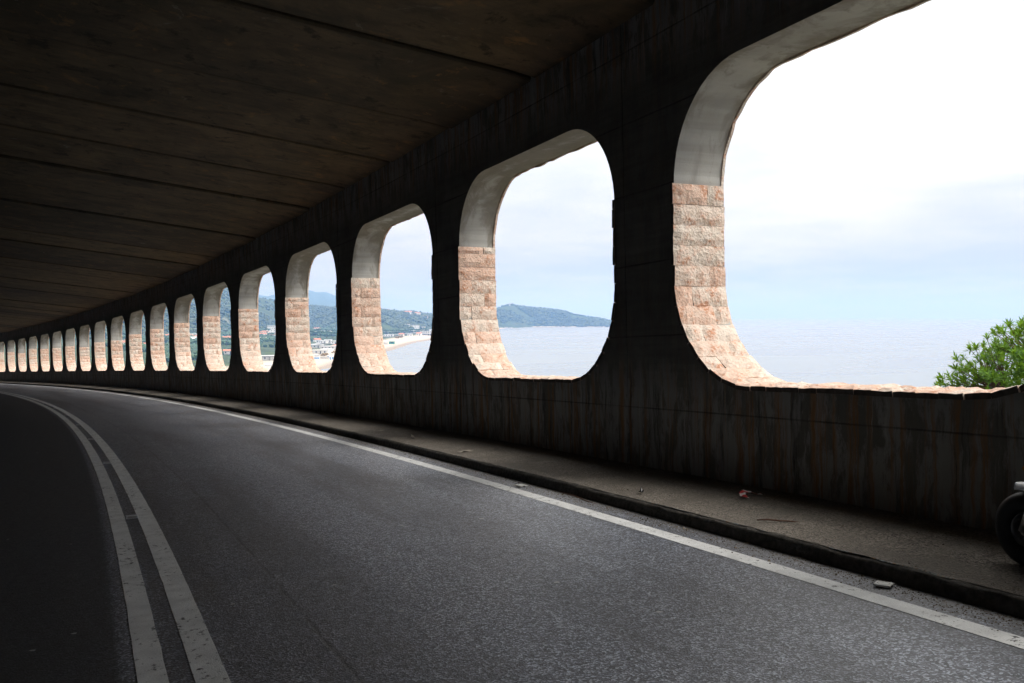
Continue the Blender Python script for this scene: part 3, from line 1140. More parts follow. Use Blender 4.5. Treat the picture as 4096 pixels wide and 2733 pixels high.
while len(plainw) < 2600:
    p = rng.uniform(380, 1760)
    fd = np.interp(p, FX, FD)
    D = rng.uniform(640, fd + 60)
    z, d = land_z(D, p)
    if d < 105 + 30 * rng.random(): continue
    den = mnoise.noise(Vector((DX(D, p) * .011, D * .007, 2.)))
    if den < -.02 + .2 * rng.random(): continue
    if 1160 < p < 1420 and D < 1180 and rng.random() < .8: continue
    xy = bayxy(D, DX(D, p))
    r = rng.uniform(1.8, 4.0)
    plainw.append((xy[0], xy[1], z + r * .6, r, r * rng.uniform(.7, 1.)))
tag(link('grove', blobs('grove', plainw, pine_m), pine_m), 'low green groves scattered over the coastal plain', 'grove', kind='stuff')

# umbrella pines that stand out singly
def pine_proto():
    root = empty('pine_tree')
    v, f = [], []
    tube(v, f, [(0, 0, -.5), (.15, .1, 3), (.1, -.1, 5.5), (.3, .1, 7.2)], [.34, .28, .22, .12], 7)
    for k in range(6):
        a = k * 1.05 + .3
        tube(v, f, [(.1, 0, 5.0), (1.4 * math.cos(a), 1.4 * math.sin(a), 6.5), (3.0 * math.cos(a), 3.0 * math.sin(a), 7.6)], [.12, .09, .04], 5)
    link('trunk', mesh('trunk', v, f, smooth=True), bark_m, root)
    it = []
    for k in range(90):
        a, r = rng.uniform(0, 6.28), 4.6 * math.sqrt(rng.random())
        it.append((r * math.cos(a), r * math.sin(a), 8.2 + 1.5 * math.sqrt(max(0, 1 - (r / 4.9) ** 2)) + rng.uniform(-.8, .3), rng.uniform(.7, 1.25), rng.uniform(.45, .75)))
    link('crown', blobs('crown', it, pine_m), pine_m, root)
    return root


pine = pine_proto()
PINES = [(1240, 1290, 1.2), (1262, 1330, 1.1), (1283, 1300, 1.25), (1306, 1345, 1.15), (1330, 1310, 1.2), (1349, 1350, 1.1),
         (1252, 1480, 1.2), (1275, 1520, 1.1), (1340, 1490, 1.2), (1318, 1540, 1.1), (1545, 1585, 1.1), (1570, 1560, 1.0), (1596, 1600, 1.1), (1620, 1590, 1.),
         (1648, 1660, 1.1), (1672, 1700, 1.), (1700, 1760, 1.1), (1085, 1250, 1.), (1068, 1500, 1.1), (905, 980, .9), (790, 900, .9), (676, 960, .9)]
for i, (p, D, sc_) in enumerate(PINES):
    o = pine if i == 0 else copy_tree(pine)
    xy = bayxy(D, DX(D, p))
    o.location = (xy[0], xy[1], land_z(D, p)[0])
    o.rotation_euler = (0, 0, i * 1.7)
    o.scale = (sc_, sc_, sc_ * random.uniform(.85, 1.05))
    tag(o, 'umbrella pine with a flat dark green crown on the coastal plain', 'pine tree', 'umbrella pines on the coastal plain')


# ---- the spurge bush hanging over the sill of the big opening
def leaf_rosette(vv, ff, c, axis, size, n):
    c = Vector(c)
    axis = Vector(axis).normalized()
    a = axis.orthogonal().normalized()
    b = axis.cross(a)
    for k in range(n):
        t = k * 2.399 + random.random()
        el = random.uniform(-.25, .95) if k < n * .75 else random.uniform(.9, 1.4)
        d = (a * math.cos(t) + b * math.sin(t)) * math.cos(el) + axis * math.sin(el)
        d.normalize()
        side = d.cross(axis)
        if side.length < 1e-3: side = a.copy()
        side.normalize()
        nn = side.cross(d)
        L_ = size * random.uniform(.7, 1.15)
        w = L_ * .10
        o = len(vv)
        st = c - axis * random.uniform(0, size * .35)
        p1 = st + d * L_ * .5 + nn * L_ * .03
        p2 = st + d * L_ - nn * L_ * .05 - Vector((0, 0, L_ * .05))
        vv += [tuple(st), tuple(p1 - side * w), tuple(p1 + side * w), tuple(p2)]
        ff += [(o, o + 1, o + 2), (o + 1, o + 3, o + 2)]


def spurge(name, base, rad, zc, zb, n_tip, size, label, cat='shrub', extra=(), seed=3, mat=None, group=None):
    random.seed(seed)
    root = empty(name, base)
    bv, bf, lv, lf = [], [], [], []
    tips = []
    for k in range(n_tip):
        while True:
            d = Vector((random.gauss(0, 1), random.gauss(0, 1), random.gauss(.25, .8)))
            d.normalize()
            if d.z > -.35: break
        r = rad * random.uniform(.80, 1.04) if random.random() < .8 else rad * random.uniform(.5, .8)
        r *= 1 + .10 * mnoise.noise(d * 2.2 + Vector((seed, 0, 0)))
        tips.append(Vector((0, 0, zc)) + Vector((d.x * r, d.y * r, d.z * r * .93)))
    tips += [Vector(e) for e in extra]
    # boughs from the foot, each tip joined to its nearest bough
    nodes = []
    for k in range(13):
        a = k * 2.4
        out = rad * .62 * random.uniform(.4, 1.)
        end = Vector((math.cos(a) * out, math.sin(a) * out, zc + rad * random.uniform(-.05, .55)))
        mid = Vector((end.x * .35, end.y * .35, zb + (end.z - zb) * .5))
        tube(bv, bf, [(0, 0, zb), mid, end], [.022, .016, .008], 6)
        nodes += [mid, mid.lerp(end, .5), end]
    for t in tips:
        nd = min(nodes, key=lambda q: (q - t).length + .3 * max(0, q.z - t.z))
        md_ = nd.lerp(t, .55) + Vector((random.uniform(-.04, .04), random.uniform(-.04, .04), -.05 * (t - nd).length))
        tube(bv, bf, [nd, md_, t], [.007, .005, .003], 4, False)
        ax = (t - md_).normalized() * .7 + Vector((0, 0, .5))
        leaf_rosette(lv, lf, t, ax, size * random.uniform(.75, 1.15), random.randint(20, 28))
        for q in range(2):
            m = md_.lerp(t, random.uniform(.3, .85)) + Vector((random.uniform(-.05, .05), random.uniform(-.05, .05), random.uniform(-.02, .05)))
            if random.random() < .6:
                leaf_rosette(lv, lf, m, ax + Vector((random.uniform(-.5, .5), random.uniform(-.5, .5), 0)), size * .8, random.randint(9, 14))
    link('stem', mesh('stem', bv, bf, smooth=True), bark_m, root)
    fo = link('foliage', mesh('foliage', lv, lf), mat or spurge_m, root)
    tag(fo, kind='stuff')
    tag(root, label, cat, group)
    return root


spurge('spurge_bush', (9.12, 6.55, -.75), 1.17, 1.32, 0.05, 780, .098,
       'bright green spurge bush growing just outside the widest opening', extra=[(-1.05, .62, 1.62), (-1.13, .64, 1.60), (-.98, .60, 1.66), (-.93, .55, 1.63), (-1.06, .66, 1.55)])
random.seed(21)
for s, u, h, lb in ((46.2, -2.4, .70, 'green shrub showing above the sill of the sixth opening from the bush'), (53.0, -2.2, .78, 'green shrub showing above the sill of the seventh opening from the bush'),
                    (48.5, -3.2, .5, 'dark shrub rooted on the steep slope below the gallery')):
    b = P3(s, u, h - 1.35)
    spurge('roadside_shrub', tuple(b), .75, 1.1, -.2, 150, .10, lb, seed=int(s), mat=pine_m if 'dark' in lb else None)
random.seed(77)

# ------------------------------------------------------------------ the town on the plain
def house(name, p, D, w, d, h, label, wall_mat, roof='flat', roof_mat=None, rot=0., storeys=1, dz=0., win=True, group=None, cat='house', eave=.35):
    xy = bayxy(D, DX(D, p))
    z = land_z(D, p)[0]
    face = math.atan2(-xy[0], xy[1])
    root = empty(name, (xy[0], xy[1], z + dz), face + rot)
    tag(root, label, cat, group)
    # local -y looks back along the bay
    v, f = [], []
    box(v, f, -w / 2, w / 2, -d / 2, d / 2, -2.5, h)
    if roof in ('gable', 'hip'):
        pass
    link('wall', mesh('wall', v, f), wall_mat, root)
    v, f = [], []
    e = eave
    rm = roof_mat or tile_m
    if roof == 'flat':
        box(v, f, -w / 2 - e, w / 2 + e, -d / 2 - e, d / 2 + e, h + .003, h + .32)
    else:
        rh = d * .22
        ix = w / 2 - (d / 2 if roof == 'hip' else -e)
        ix = max(ix, .2)
        v += [(-w / 2 - e, -d / 2 - e, h - .05), (w / 2 + e, -d / 2 - e, h - .05), (w / 2 + e, d / 2 + e, h - .05), (-w / 2 - e, d / 2 + e, h - .05),
              (-ix, 0, h + rh), (ix, 0, h + rh)]
        f += [(0, 1, 5, 4), (2, 3, 4, 5), (1, 2, 5), (3, 0, 4), (3, 2, 1, 0)]
    r = link('roof', mesh('roof', v, f), rm, root)
    if roof != 'flat' and w > 8:
        link('chimney', box_mesh('chimney', w * .2, w * .2 + .7, .3, 1., h + .2, h + d * .22 + .9), wall_mat, r)
    if win:
        m = max(2, int(w / 3.2))
        hs = h / storeys
        for st in range(storeys):
            for k in range(m):
                cx = -w / 2 + w * (k + .5) / m
                z0 = st * hs + hs * (.32 if not (st == 0 and k == m // 2) else .02)
                nm = 'door' if (st == 0 and k == m // 2) else 'window'
                v, f = [], []
                box(v, f, cx - .55, cx + .55, -d / 2 - .05, -d / 2 + .10, z0, st * hs + hs * .78)
                link(nm, mesh(nm, v, f), glass_m, root)
    return root


random.seed(5)
G = 'small houses scattered over the plain and the hill'
# hillside villas
vil = house('villa', 1633, 2350, 24, 10, 6.5, 'large white villa with a balcony high on the wooded hill', render_w, 'hip', rot=.15, storeys=2)
link('terrace', box_mesh('terrace', -16, 13, -10, -5.1, -1.2, 1.6), render_w, vil)
for p, D, w, h, rt, wm in ((1568, 2480, 10, 3.6, 'flat', render_w), (1590, 2550, 12, 3.5, 'flat', render_w), (1665, 2430, 11, 4.2, 'hip', render_w), (1674, 2380, 9, 5.5, 'hip', render_c),
                       (1700, 2330, 14, 4, 'hip', render_c), (1629, 1960, 9.5, 3.6, 'flat', render_w), (1688, 2000, 14, 3.8, 'flat', render_c), (1700, 1985, 12, 4., 'flat', render_c),
                       (1722, 1960, 10, 3.5, 'flat', render_w), (1545, 2500, 8, 3.5, 'hip', render_c), (2040, 3240, 10, 4, 'flat', render_w), (2046, 3255, 9, 5, 'flat', render_w), (2025, 2690, 8, 3, 'flat', render_w), (2042, 2700, 9, 3, 'flat', render_w), (1657, 2460, 7, 3.5, 'flat', render_w), (1550, 2380, 9, 3.2, 'hip', render_c)):
    lab = {('flat', 'white_render'): 'small white flat-roofed house among the trees of the far hill', ('hip', 'white_render'): 'white house with a red hipped roof on the far hill',
           ('hip', 'cream_render'): 'cream house with a red hipped roof on the far hill', ('flat', 'cream_render'): 'low cream flat-roofed house on the far hill'}[rt, wm.name]
    house('house', p, D, w, 8, h, lab, wm, rt, None if rt != 'flat' else flat_roof_m, rot=random.uniform(-.5, .5), dz=.8, group=G)
house('apartment_block', 1660, 1920, 16, 9, 9.5, 'white terraced apartment block stepping up the foot of the hill', render_w, 'flat', flat_roof_m, rot=.3, storeys=3, cat='building')
house('apartment_block', 1652, 1860, 9, 8, 4.5, 'low white annexe beside the terraced apartment block', render_w, 'flat', flat_roof_m, rot=.3, cat='building')
# beachfront
lido = house('beach_pavilion', 1714, 1640, 27, 10, 7.5, 'long white two-storey beach pavilion with open decks beside the coast road', render_w, 'flat', flat_roof_m, rot=-.35, storeys=2, cat='building', eave=1.4)
link('deck', box_mesh('deck', -16, 15, -9.0, -5.06, 3.3, 3.7), flat_roof_m, lido)
for k in range(7):
    link('column', box_mesh('column', -15.5 + k * 5.0, -15.2 + k * 5.0, -8.9, -8.6, -1.0, 3.3), render_w, lido)
kio = house('kiosk', 1567, 1150, 7.0, 3.2, 2.6, 'green wooden kiosk with a flat roof on the sand', green_m, 'flat', green_m, win=False, cat='kiosk', dz=.4)
link('hatch', box_mesh('hatch', -1.5, 1.5, -1.68, -1.58, .9, 2.0), glass_m, kio)
house('kiosk', 1543, 1130, 5.0, 3.0, 2.0, 'pale blue flat-roofed hut beside the green kiosk', render_g, 'flat', flat_roof_m, win=False, cat='kiosk', dz=.3)
# opening 4: bathing establishment
cab = house('beach_hut', 1268, 742, 4.3, 3.0, 2.9, 'white beach hut with a blue band along its front', render_w, 'flat', flat_roof_m, rot=-.15, win=False, cat='beach hut', dz=.4)
link('blue_band', box_mesh('blue_band', -2.16, 2.16, -1.56, -1.503, .0, .85), blue_m, cab)
for p, D in ((1322, 735), (1331, 742), (1313, 750)):
    c_ = house('beach_cabin', p, D, 1.7, 1.7, 2.4, 'small white beach cabin with a blue door on the sand', render_w, 'gable', flat_roof_m, rot=-.25, win=False, group='beach cabins on the sand', cat='beach cabin', dz=.35, eave=.15)
    link('door', box_mesh('door', -.4, .4, -.9, -.852, .1, 1.9), blue_m, c_)
house('shed', 1272, 830, 15, 7, 3.2, 'long shed with a white flat roof behind the beach hut', render_g, 'flat', render_w, rot=.05, cat='shed')
house('shed', 1318, 925, 17, 8, 3.4, 'long white-roofed shed behind the beach cabins', render_g, 'flat', render_w, rot=-.05, cat='shed')
house('shed', 1265, 960, 15, 6, 3.0, 'grey shed with a pale roof at the edge of the groves', render_g, 'flat', flat_roof_m, cat='shed')
house('shed', 1310, 880, 7, 14, 2.6, 'white canopy roof running inland behind the beach', render_w, 'flat', render_w, rot=.5, cat='shed', win=False)
bw = house('boundary_wall', 1296, 748, 13, .3, 1.5, 'low rubble wall at the back of the sand', render_g, 'flat', render_g, rot=-.2, win=False, cat='wall', eave=.05)
for p, D, w, h, rt, wm in ((1296, 1110, 8, 3.2, 'flat', render_w), (1277, 1135, 6, 3, 'flat', render_w), (1312, 1150, 9, 3.4, 'flat', render_w), (1268, 1165, 8, 3.2, 'gable', render_w), (1333, 1090, 6, 3.5, 'flat', render_w),
                       (1262, 1980, 10, 5, 'hip', render_w), (1270, 2000, 11, 4.5, 'gable', render_w), (1301, 1720, 22, 4, 'flat', render_w), (1255, 1690, 16, 3.5, 'flat', render_g), (1345, 960, 8, 3, 'hip', render_w),
                       (1058, 1560, 14, 5, 'hip', render_c), (1050, 1420, 11, 4, 'gable', render_w), (1062, 1480, 9, 4, 'flat', render_w), (1092, 1390, 9, 4, 'gable', render_w), (1048, 1230, 10, 3.6, 'flat', render_w), (1098, 1470, 9, 4., 'flat', render_w),
                       (790, 1235, 10, 4.5, 'hip', render_c), (764, 1250, 10, 4.5, 'hip', render_w), (916, 1240, 14, 3.6, 'flat', render_w), (905, 1200, 10, 3.5, 'gable', render_w), (772, 1420, 12, 4, 'flat', render_w), (668, 1300, 11, 4, 'gable', render_w),
                       (580, 900, 9, 4, 'gable', render_c), (493, 960, 9, 4, 'gable', render_c), (1548, 1480, 9, 3.5, 'flat', render_w), (1562, 1500, 9, 3.5, 'flat', render_w), (1640, 1560, 8, 3.2, 'flat', render_w), (1676, 1600, 9, 4, 'gable', render_w), (1606, 1540, 8, 3.2, 'gable', render_c)):
    lab = {('flat', 'white_render'): 'low white flat-roofed house on the coastal plain', ('hip', 'white_render'): 'white house with a red hipped roof on the coastal plain', ('flat', 'grey_render'): 'long grey flat-roofed building in the groves of the plain',
           ('hip', 'cream_render'): 'cream house with a red hipped roof on the coastal plain', ('gable', 'white_render'): 'white house with a red gabled roof on the coastal plain', ('gable', 'cream_render'): 'cream house with a red gabled roof on the coastal plain'}[rt, wm.name]
    place = ('at the far end of the plain' if p < 600 else 'under the rocky mountain beyond the wall' if p < 930 else 'below the tall apartment block' if p < 1100 else
             'at the foot of the hill behind the pines' if D > 1600 else 'beside the coast road behind the sand' if p > 1500 else 'among the sheds behind the beach huts')
    lab = lab.replace('in the groves of the plain', 'on the coastal plain').replace('on the coastal plain', place)
    house('house', p, D, w, 7.5, h, lab, wm, rt, None if rt != 'flat' else flat_roof_m, rot=random.uniform(-.4, .4), group='houses on the coastal plain')
for k, (p, D, w, h, lb) in enumerate(((1086, 1640, 14, 13, 'tall white apartment block above the red-roofed houses'), (1098, 1600, 12, 10, 'white four-storey block with a flat roof beside the tall apartments'), (1078, 1585, 9, 7, 'narrow white two-storey block in front of the tall apartments'))):
    house('apartment_block', p, D, w, 9, h, lb, render_w, 'flat', flat_roof_m, rot=-.2 + .2 * k, storeys=max(2, int(h / 3)), cat='building', dz=1)
pav = house('open_pavilion', 1076, 700, 10.2, 6, 3.4, 'low pavilion with a wide pale roof on posts near the beach', render_g, 'flat', flat_roof_m, rot=.1, cat='building', eave=1.0)
for k in range(5):
    link('post', box_mesh('post', -5.6 + k * 2.75, -5.4 + k * 2.75, -3.8, -3.6, -1, 3.4), render_w, pav)
house('shed', 1077, 610, 9, 5, 2.3, 'wide white-roofed shed below the low pavilion', render_w, 'flat', render_w, cat='shed', win=False)
house('barn', 775, 1120, 12, 9, 4.2, 'big barn with a broad white roof beyond the road wall', render_g, 'gable', render_w, rot=.2, cat='barn')
house('house', 912, 790, 8, 6, 3.0, 'low house with a pale red roof just beyond the shrubs', render_g, 'gable', tile_m, cat='house')

# rust-coloured bushes behind the beach
for p, D, r in ((1290, 790, 2.2), (1302, 800, 2.0), (1342, 850, 2.4), (1322, 900, 2.2), (1590, 1395, 3.), (1605, 1425, 3.), (915, 1350, 3)):
    xy = bayxy(D, DX(D, p))
    root = empty('rusty_bush', (xy[0], xy[1], land_z(D, p)[0]))
    it = [(rng.normal(0, r * .6), rng.normal(0, r * .6), r * rng.uniform(.3, .9), r * .35, r * .3) for _ in range(26)]
    link('foliage', blobs('foliage', it, autumn_m), autumn_m, root)
    link('stem', tube_mesh('stem', [(0, 0, -.5), (.1, 0, r * .5)], [.12, .06], 6), bark_m, root)
    tag(root, 'rust-coloured bush at the back of the beach', 'bush', 'rust-coloured bushes behind the beach')

# coast road behind the beach and the green verge
pts = []
for D in np.linspace(960, 2250, 60):
    X = np.interp(D, CD, CX) - 92 + 6 * math.sin(D * .004)
    pts.append((D, X))
def strip(name, off0, off1, dz, mat):
    v = []
    for D, X in pts:
        z = max(land_height(D, X + o_)[0] for o_ in (off0, (off0 + off1) / 2, off1)) + dz
        for o_ in (off0, off1):
            xy = bayxy(D, X + o_)
            v.append((xy[0], xy[1], z))
        for o_ in (off1,):
            xy = bayxy(D, X + o_)
    return link(name, mesh(name, v, grid_faces(len(pts), 2, flip=True)), mat)
tag(strip('coast_road', -4.5, 4.5, .9, roadlight_m), kind='structure')
tag(strip('verge', 5.2, 14, .45, soil_m), kind='structure')

# a few cars on the coast road
def car(p_i, off, label, mat):
    D, X = pts[p_i]
    D2, X2 = pts[p_i + 1]
    z = max(land_height(D, X + o_)[0] for o_ in (-4.5, 0, 4.5)) + .92
    xy = bayxy(D, X + off)
    a = bayxy(D2, X2) - bayxy(D, X)
    root = empty('car', (xy[0], xy[1], z), math.atan2(-a[0], a[1]))
    v = [(-.85, -2.1, .3), (.85, -2.1, .3), (.85, 2.1, .3), (-.85, 2.1, .3), (-.85, -2.1, .85), (.85, -2.1, .85), (.85, 2.05, .8), (-.85, 2.05, .8),
         (-.8, -1.7, .9), (.8, -1.7, .9), (.8, .9, .9), (-.8, .9, .9), (-.66, -1.2, 1.45), (.66, -1.2, 1.45), (.66, .2, 1.45), (-.66, .2, 1.45)]
    f = [(3, 2, 1, 0), (0, 1, 5, 4), (1, 2, 6, 5), (2, 3, 7, 6), (3, 0, 4, 7), (4, 5, 6, 7), (12, 13, 14, 15)]
    link('body', mesh('body', v, f), mat, root)
    v2 = v[8:]
    link('glass', mesh('glass', v2, [(0, 1, 5, 4), (1, 2, 6, 5), (2, 3, 7, 6), (3, 0, 4, 7)]), glass_m, root)
    for x in (-.8, .8):
        for y in (-1.3, 1.35):
            link('wheel', tube_mesh('wheel', [(x - .1, y, .32), (x + .1, y, .32)], .32, 12), tyre_m, root)
    tag(root, label, 'car', 'cars on the coast road')
car(16, 2., 'white car driving along the coast road', silver_m)
car(13, -2., 'dark car driving along the coast road', black_m)
car(24, -2., 'dark car driving along the coast road', black_m)

# ------------------------------------------------------------------ small things on the road
def on_road(s, u, dz=0):
    return Vector(P3(s, u, float(road_h(u)) + dz))


def on_foot(s, u, dz=0):
    return Vector(P3(s, u, foot_h(u) + dz))


def cat_eye():
    root = empty('road_stud')
    v = [(-.058, -.05, 0), (.058, -.05, 0), (.058, .05, 0), (-.058, .05, 0), (-.05, -.026, .02), (.05, -.026, .02), (.05, .026, .02), (-.05, .026, .02)]
    f = [(0, 1, 5, 4), (1, 2, 6, 5), (2, 3, 7, 6), (3, 0, 4, 7), (4, 5, 6, 7)]
    link('body', mesh('body', v, f), silver_m, root)
    for sg in (-1, 1):
        v = [(-.045, sg * .0475, .004), (.045, sg * .0475, .004), (.040, sg * .0305, .0185), (-.040, sg * .0305, .0185)]
        link('reflector', mesh('reflector', v, [(0, 1, 2, 3) if sg < 0 else (3, 2, 1, 0)]), metal_m, root)
    return root


ce = cat_eye()
for i, s in enumerate((11.22, 17.6, 23.5, 29.4, 35.6, 41.9, 48.2, 54.4, 5.0 - 6.2, 60.6)):
    o = ce if i == 0 else copy_tree(ce)
    o.location = on_road(s, 5.712, .004)
    o.rotation_euler = (math.atan(G1), -math.atan(BANK) * 0, heading(s) + (.06 if i == 0 else 0))
    o.scale = (1.12, 1.5, 1.25)
    tag(o, 'small white reflective stud fixed between the double white lines', 'road stud', 'reflective studs along the double line')


def loose_stud(s, u, rz, label, tiltx=0.):
    root = empty('loose_road_stud', on_road(s, u, .006), rz)
    root.rotation_euler = (tiltx, .05, rz)
    me = box_mesh('block', -.062, .062, -.055, .055, 0, .014, bevel=.003)
    link('block', me, stud_m, root)
    link('notch', box_mesh('notch', -.02, .014, -.0575, -.05, .002, .010), black_m, root)
    tag(root, label, 'road stud')


loose_stud(4.69, 1.335, .55, 'square white stud block with a printed ring lying loose by the kerb')
loose_stud(10.26, 1.395, .3, 'plain pale stud block lying beside the edge line farther along', .05)

# scrap of red and white barrier tape at the foot of the wall
v, uv, f = [], [], []
path = [(-.17, .10, .012), (-.10, .12, .02), (-.03, .105, .045), (.02, .05, .05), (.035, -.02, .03), (.025, -.09, .012), (.03, -.15, .006)]
for i, (x, y, z) in enumerate(path):
    w = .035
    d = Vector(path[min(i + 1, 6)]) - Vector(path[max(i - 1, 0)])
    sd_ = Vector((-d.y, d.x, 0)).normalized() * w
    for k, sg in enumerate((-1, 0, 1)):
        q = Vector((x, y, z)) + sd_ * sg + Vector((0, 0, .012 * math.sin(i * 2.1 + sg * 1.3)))
        q.z = max(q.z, .003)
        v.append(tuple(q)); uv.append((i * .055, sg * .035))
f = grid_faces(7, 3)
o = link('barrier_tape', mesh('barrier_tape', v, f, uv, smooth=True), tape_m)
o.location = on_foot(7.36, .30, .004)
o.rotation_euler = (0, 0, 1.25)
o.scale = (.85, .85, .85)
tag(o, 'crumpled strip of red and white barrier tape at the foot of the wall', 'tape')

v, f = [], []
tube(v, f, [(-.16, .0, .012), (-.07, .012, .016), (.02, .0, .012), (.10, -.02, .015), (.17, -.015, .010)], [.006, .009, .008, .007, .004], 6)
tube(v, f, [(-.05, .01, .016), (-.08, .06, .014)], [.005, .002], 5)
o = link('twig', mesh('twig', v, f, smooth=True), twig_m)
o.location = on_foot(6.3, .88)
o.rotation_euler = (0, 0, -.55)
tag(o, 'thin dry reddish twig lying on the gritty footway', 'twig')
v, f = [], []
tube(v, f, [(-.45, .0, .012), (-.1, .015, .010), (.2, -.01, .010), (.48, .03, .012)], [.004, .005, .005, .003], 5)
o = link('twig', mesh('twig', v, f, smooth=True), twig_m)
o.location = on_road(8.95, 1.285)
o.rotation_euler = (0, 0, 1.62)
tag(o, 'long brown stalk lying in the gutter against the kerb', 'twig')

for k, (s, u, w, d, rz, lb) in enumerate(((13.2, .93, .24, .12, .4, 'flattened sheet of cardboard lying on the footway'), (15.8, .82, .08, .06, .9, 'small crumpled scrap of paper on the footway'), (17.8, .80, .20, .10, -.3, 'bent strip of card lying on the footway'),
                                          (8.25, .98, .07, .05, .8, 'small dark lump of debris on the dusty footway'))):
    vv = []
    for i in range(4):
        for j in range(4):
            vv.append((-w / 2 + w * i / 3 + random.uniform(-.01, .01), -d / 2 + d * j / 3 + random.uniform(-.01, .01), .006 + abs(random.gauss(0, .011)) * (1 + 2 * (k in (1, 3)))))
    o = link('litter', mesh('litter', vv, [q[::-1] for q in grid_faces(4, 4)]), card_m if k != 3 else black_m)
    o.location = on_foot(s, u, .003)
    o.rotation_euler = (0, 0, rz)
    tag(o, lb, 'litter')

# grit along the kerb and over the footway (uncountable), pale chips on the asphalt
def grit(name, n, sampler, r0, r1, mat, label, cat):
    vv, ff = [], []
    T = np.array([(1, 0, -.35), (-.5, .87, -.35), (-.5, -.87, -.35), (.25, .2, .8), (-.3, -.1, .6)])
    F = [(0, 1, 3), (1, 4, 3), (1, 2, 4), (2, 0, 3), (2, 3, 4)]
    for k in range(n):
        s, u, onf = sampler()
        p = on_foot(s, u) if onf else on_road(s, u)
        r = random.uniform(r0, r1) * (2.0 if random.random() < .03 else 1)
        a = random.uniform(0, 6.28)
        c_, s_ = math.cos(a), math.sin(a)
        q = T * np.array([r * random.uniform(.7, 1.5), r, r * .8])
        q = np.stack([q[:, 0] * c_ - q[:, 1] * s_, q[:, 0] * s_ + q[:, 1] * c_, q[:, 2] + r * .25], -1) + np.array(p)
        vv.append(q)
        ff.extend(tuple(i + k * 5 for i in t) for t in F)
    o = link(name, mesh(name, np.concatenate(vv), ff), mat)
    tag(o, label, cat, kind='stuff')


def gut():
    s = 2.5 + 40 * random.random() ** 2.2
    return s, 1.235 + abs(random.gauss(0, .10)) + (.18 * random.random() if random.random() < .25 else 0), False


def ftw():
    return 2.5 + 30 * random.random() ** 2.0, random.uniform(.05, 1.14), True


grit('grit', 5200, gut, .003, .008, grit_m, 'loose brown grit gathered in the gutter along the kerb', 'grit')
grit('grit', 4200, ftw, .0025, .006, grit_m, 'fine pale grit scattered over the footway', 'grit')


def chipspot():
    s = 3.2 + 28 * random.random() ** 1.8
    return s, random.uniform(1.9, 7.5), False


vv, ff = [], []
for k in range(70):
    s, u, _ = chipspot()
    p = np.array(on_road(s, u, .004))
    r = random.uniform(.008, .024)
    a = random.uniform(0, 6.28)
    ring = [(r * random.uniform(.7, 1.5) * math.cos(t + a), r * random.uniform(.6, 1.) * math.sin(t + a), 0) for t in np.linspace(0, 6.28, 8)[:-1]]
    b = len(vv)
    vv += [tuple(p + np.array(q)) for q in ring]
    ff.append(tuple(b + i for i in range(7)))
o = link('road_spots', mesh('road_spots', vv, ff), chip_m, road)
tag(o, kind='stuff')

# ------------------------------------------------------------------ the scooter parked on the footway
def torus_mesh(name, R_, rx, rz, n=40, m=12):
    v, f = [], []
    for i in range(n):
        a = 2 * math.pi * i / n
        for j in range(m):
            b = 2 * math.pi * j / m
            r = R_ + rz * math.cos(b)
            v.append((rx * math.sin(b), r * math.cos(a), r * math.sin(a)))
    for i in range(n):
        for j in range(m):
            f.append((i * m + j, ((i + 1) % n) * m + j, ((i + 1) % n) * m + (j + 1) % m, i * m + (j + 1) % m))
    return mesh(name, v, f, smooth=True)


def wheel(parent, y, r=.245):
    ty = link('tyre', torus_mesh('tyre', r - .066, .062, .066, 48, 14), tyre_m, parent, (0, y, r))
    rim = link('rim', torus_mesh('rim', r - .138, .042, .012, 40, 10), alloy_m, ty)
    for k in range(5):
        a = k * 2 * math.pi / 5 + .5
        link('spoke', tube_mesh('spoke', [(0, .03 * math.cos(a), .03 * math.sin(a)), (.012, .08 * math.cos(a + .1), .08 * math.sin(a + .1)), (0, (r - .138) * math.cos(a), (r - .138) * math.sin(a))], [.016, .011, .012], 8), alloy_m, ty)
    link('hub', tube_mesh('hub', [(-.05, 0, 0), (.05, 0, 0)], .038, 16), metal_m, ty)
    return ty


def loft(name, secs, n=16):
    """secs: (y, zc, half width, half height, power) closed cross-sections"""
    v, f = [], []
    for y, zc, w, h, pw in secs:
        for k in range(n):
            a = 2 * math.pi * k / n
            c_, s_ = math.cos(a), math.sin(a)
            v.append((w * math.copysign(abs(c_) ** pw, c_), y, zc + h * math.copysign(abs(s_) ** pw, s_)))
    for i in range(len(secs) - 1):
        for k in range(n):
            f.append((i * n + k, i * n + (k + 1) % n, (i + 1) * n + (k + 1) % n, (i + 1) * n + k))
    f.append(tuple(range(n)))
    f.append(tuple((len(secs) - 1) * n + k for k in reversed(range(n))))
    me = mesh(name, v, f, smooth=True)
    return me


base = on_foot(3.52, .62, .0)
sc = empty('scooter', base, heading(3.5))
sc.rotation_euler = (math.atan(G1), 0, heading(3.5))
tag(sc, 'silver motor scooter parked on the footway against the gallery wall', 'scooter')
YF, YR = .63, -.63
wheel(sc, YF)
wheel(sc, YR)
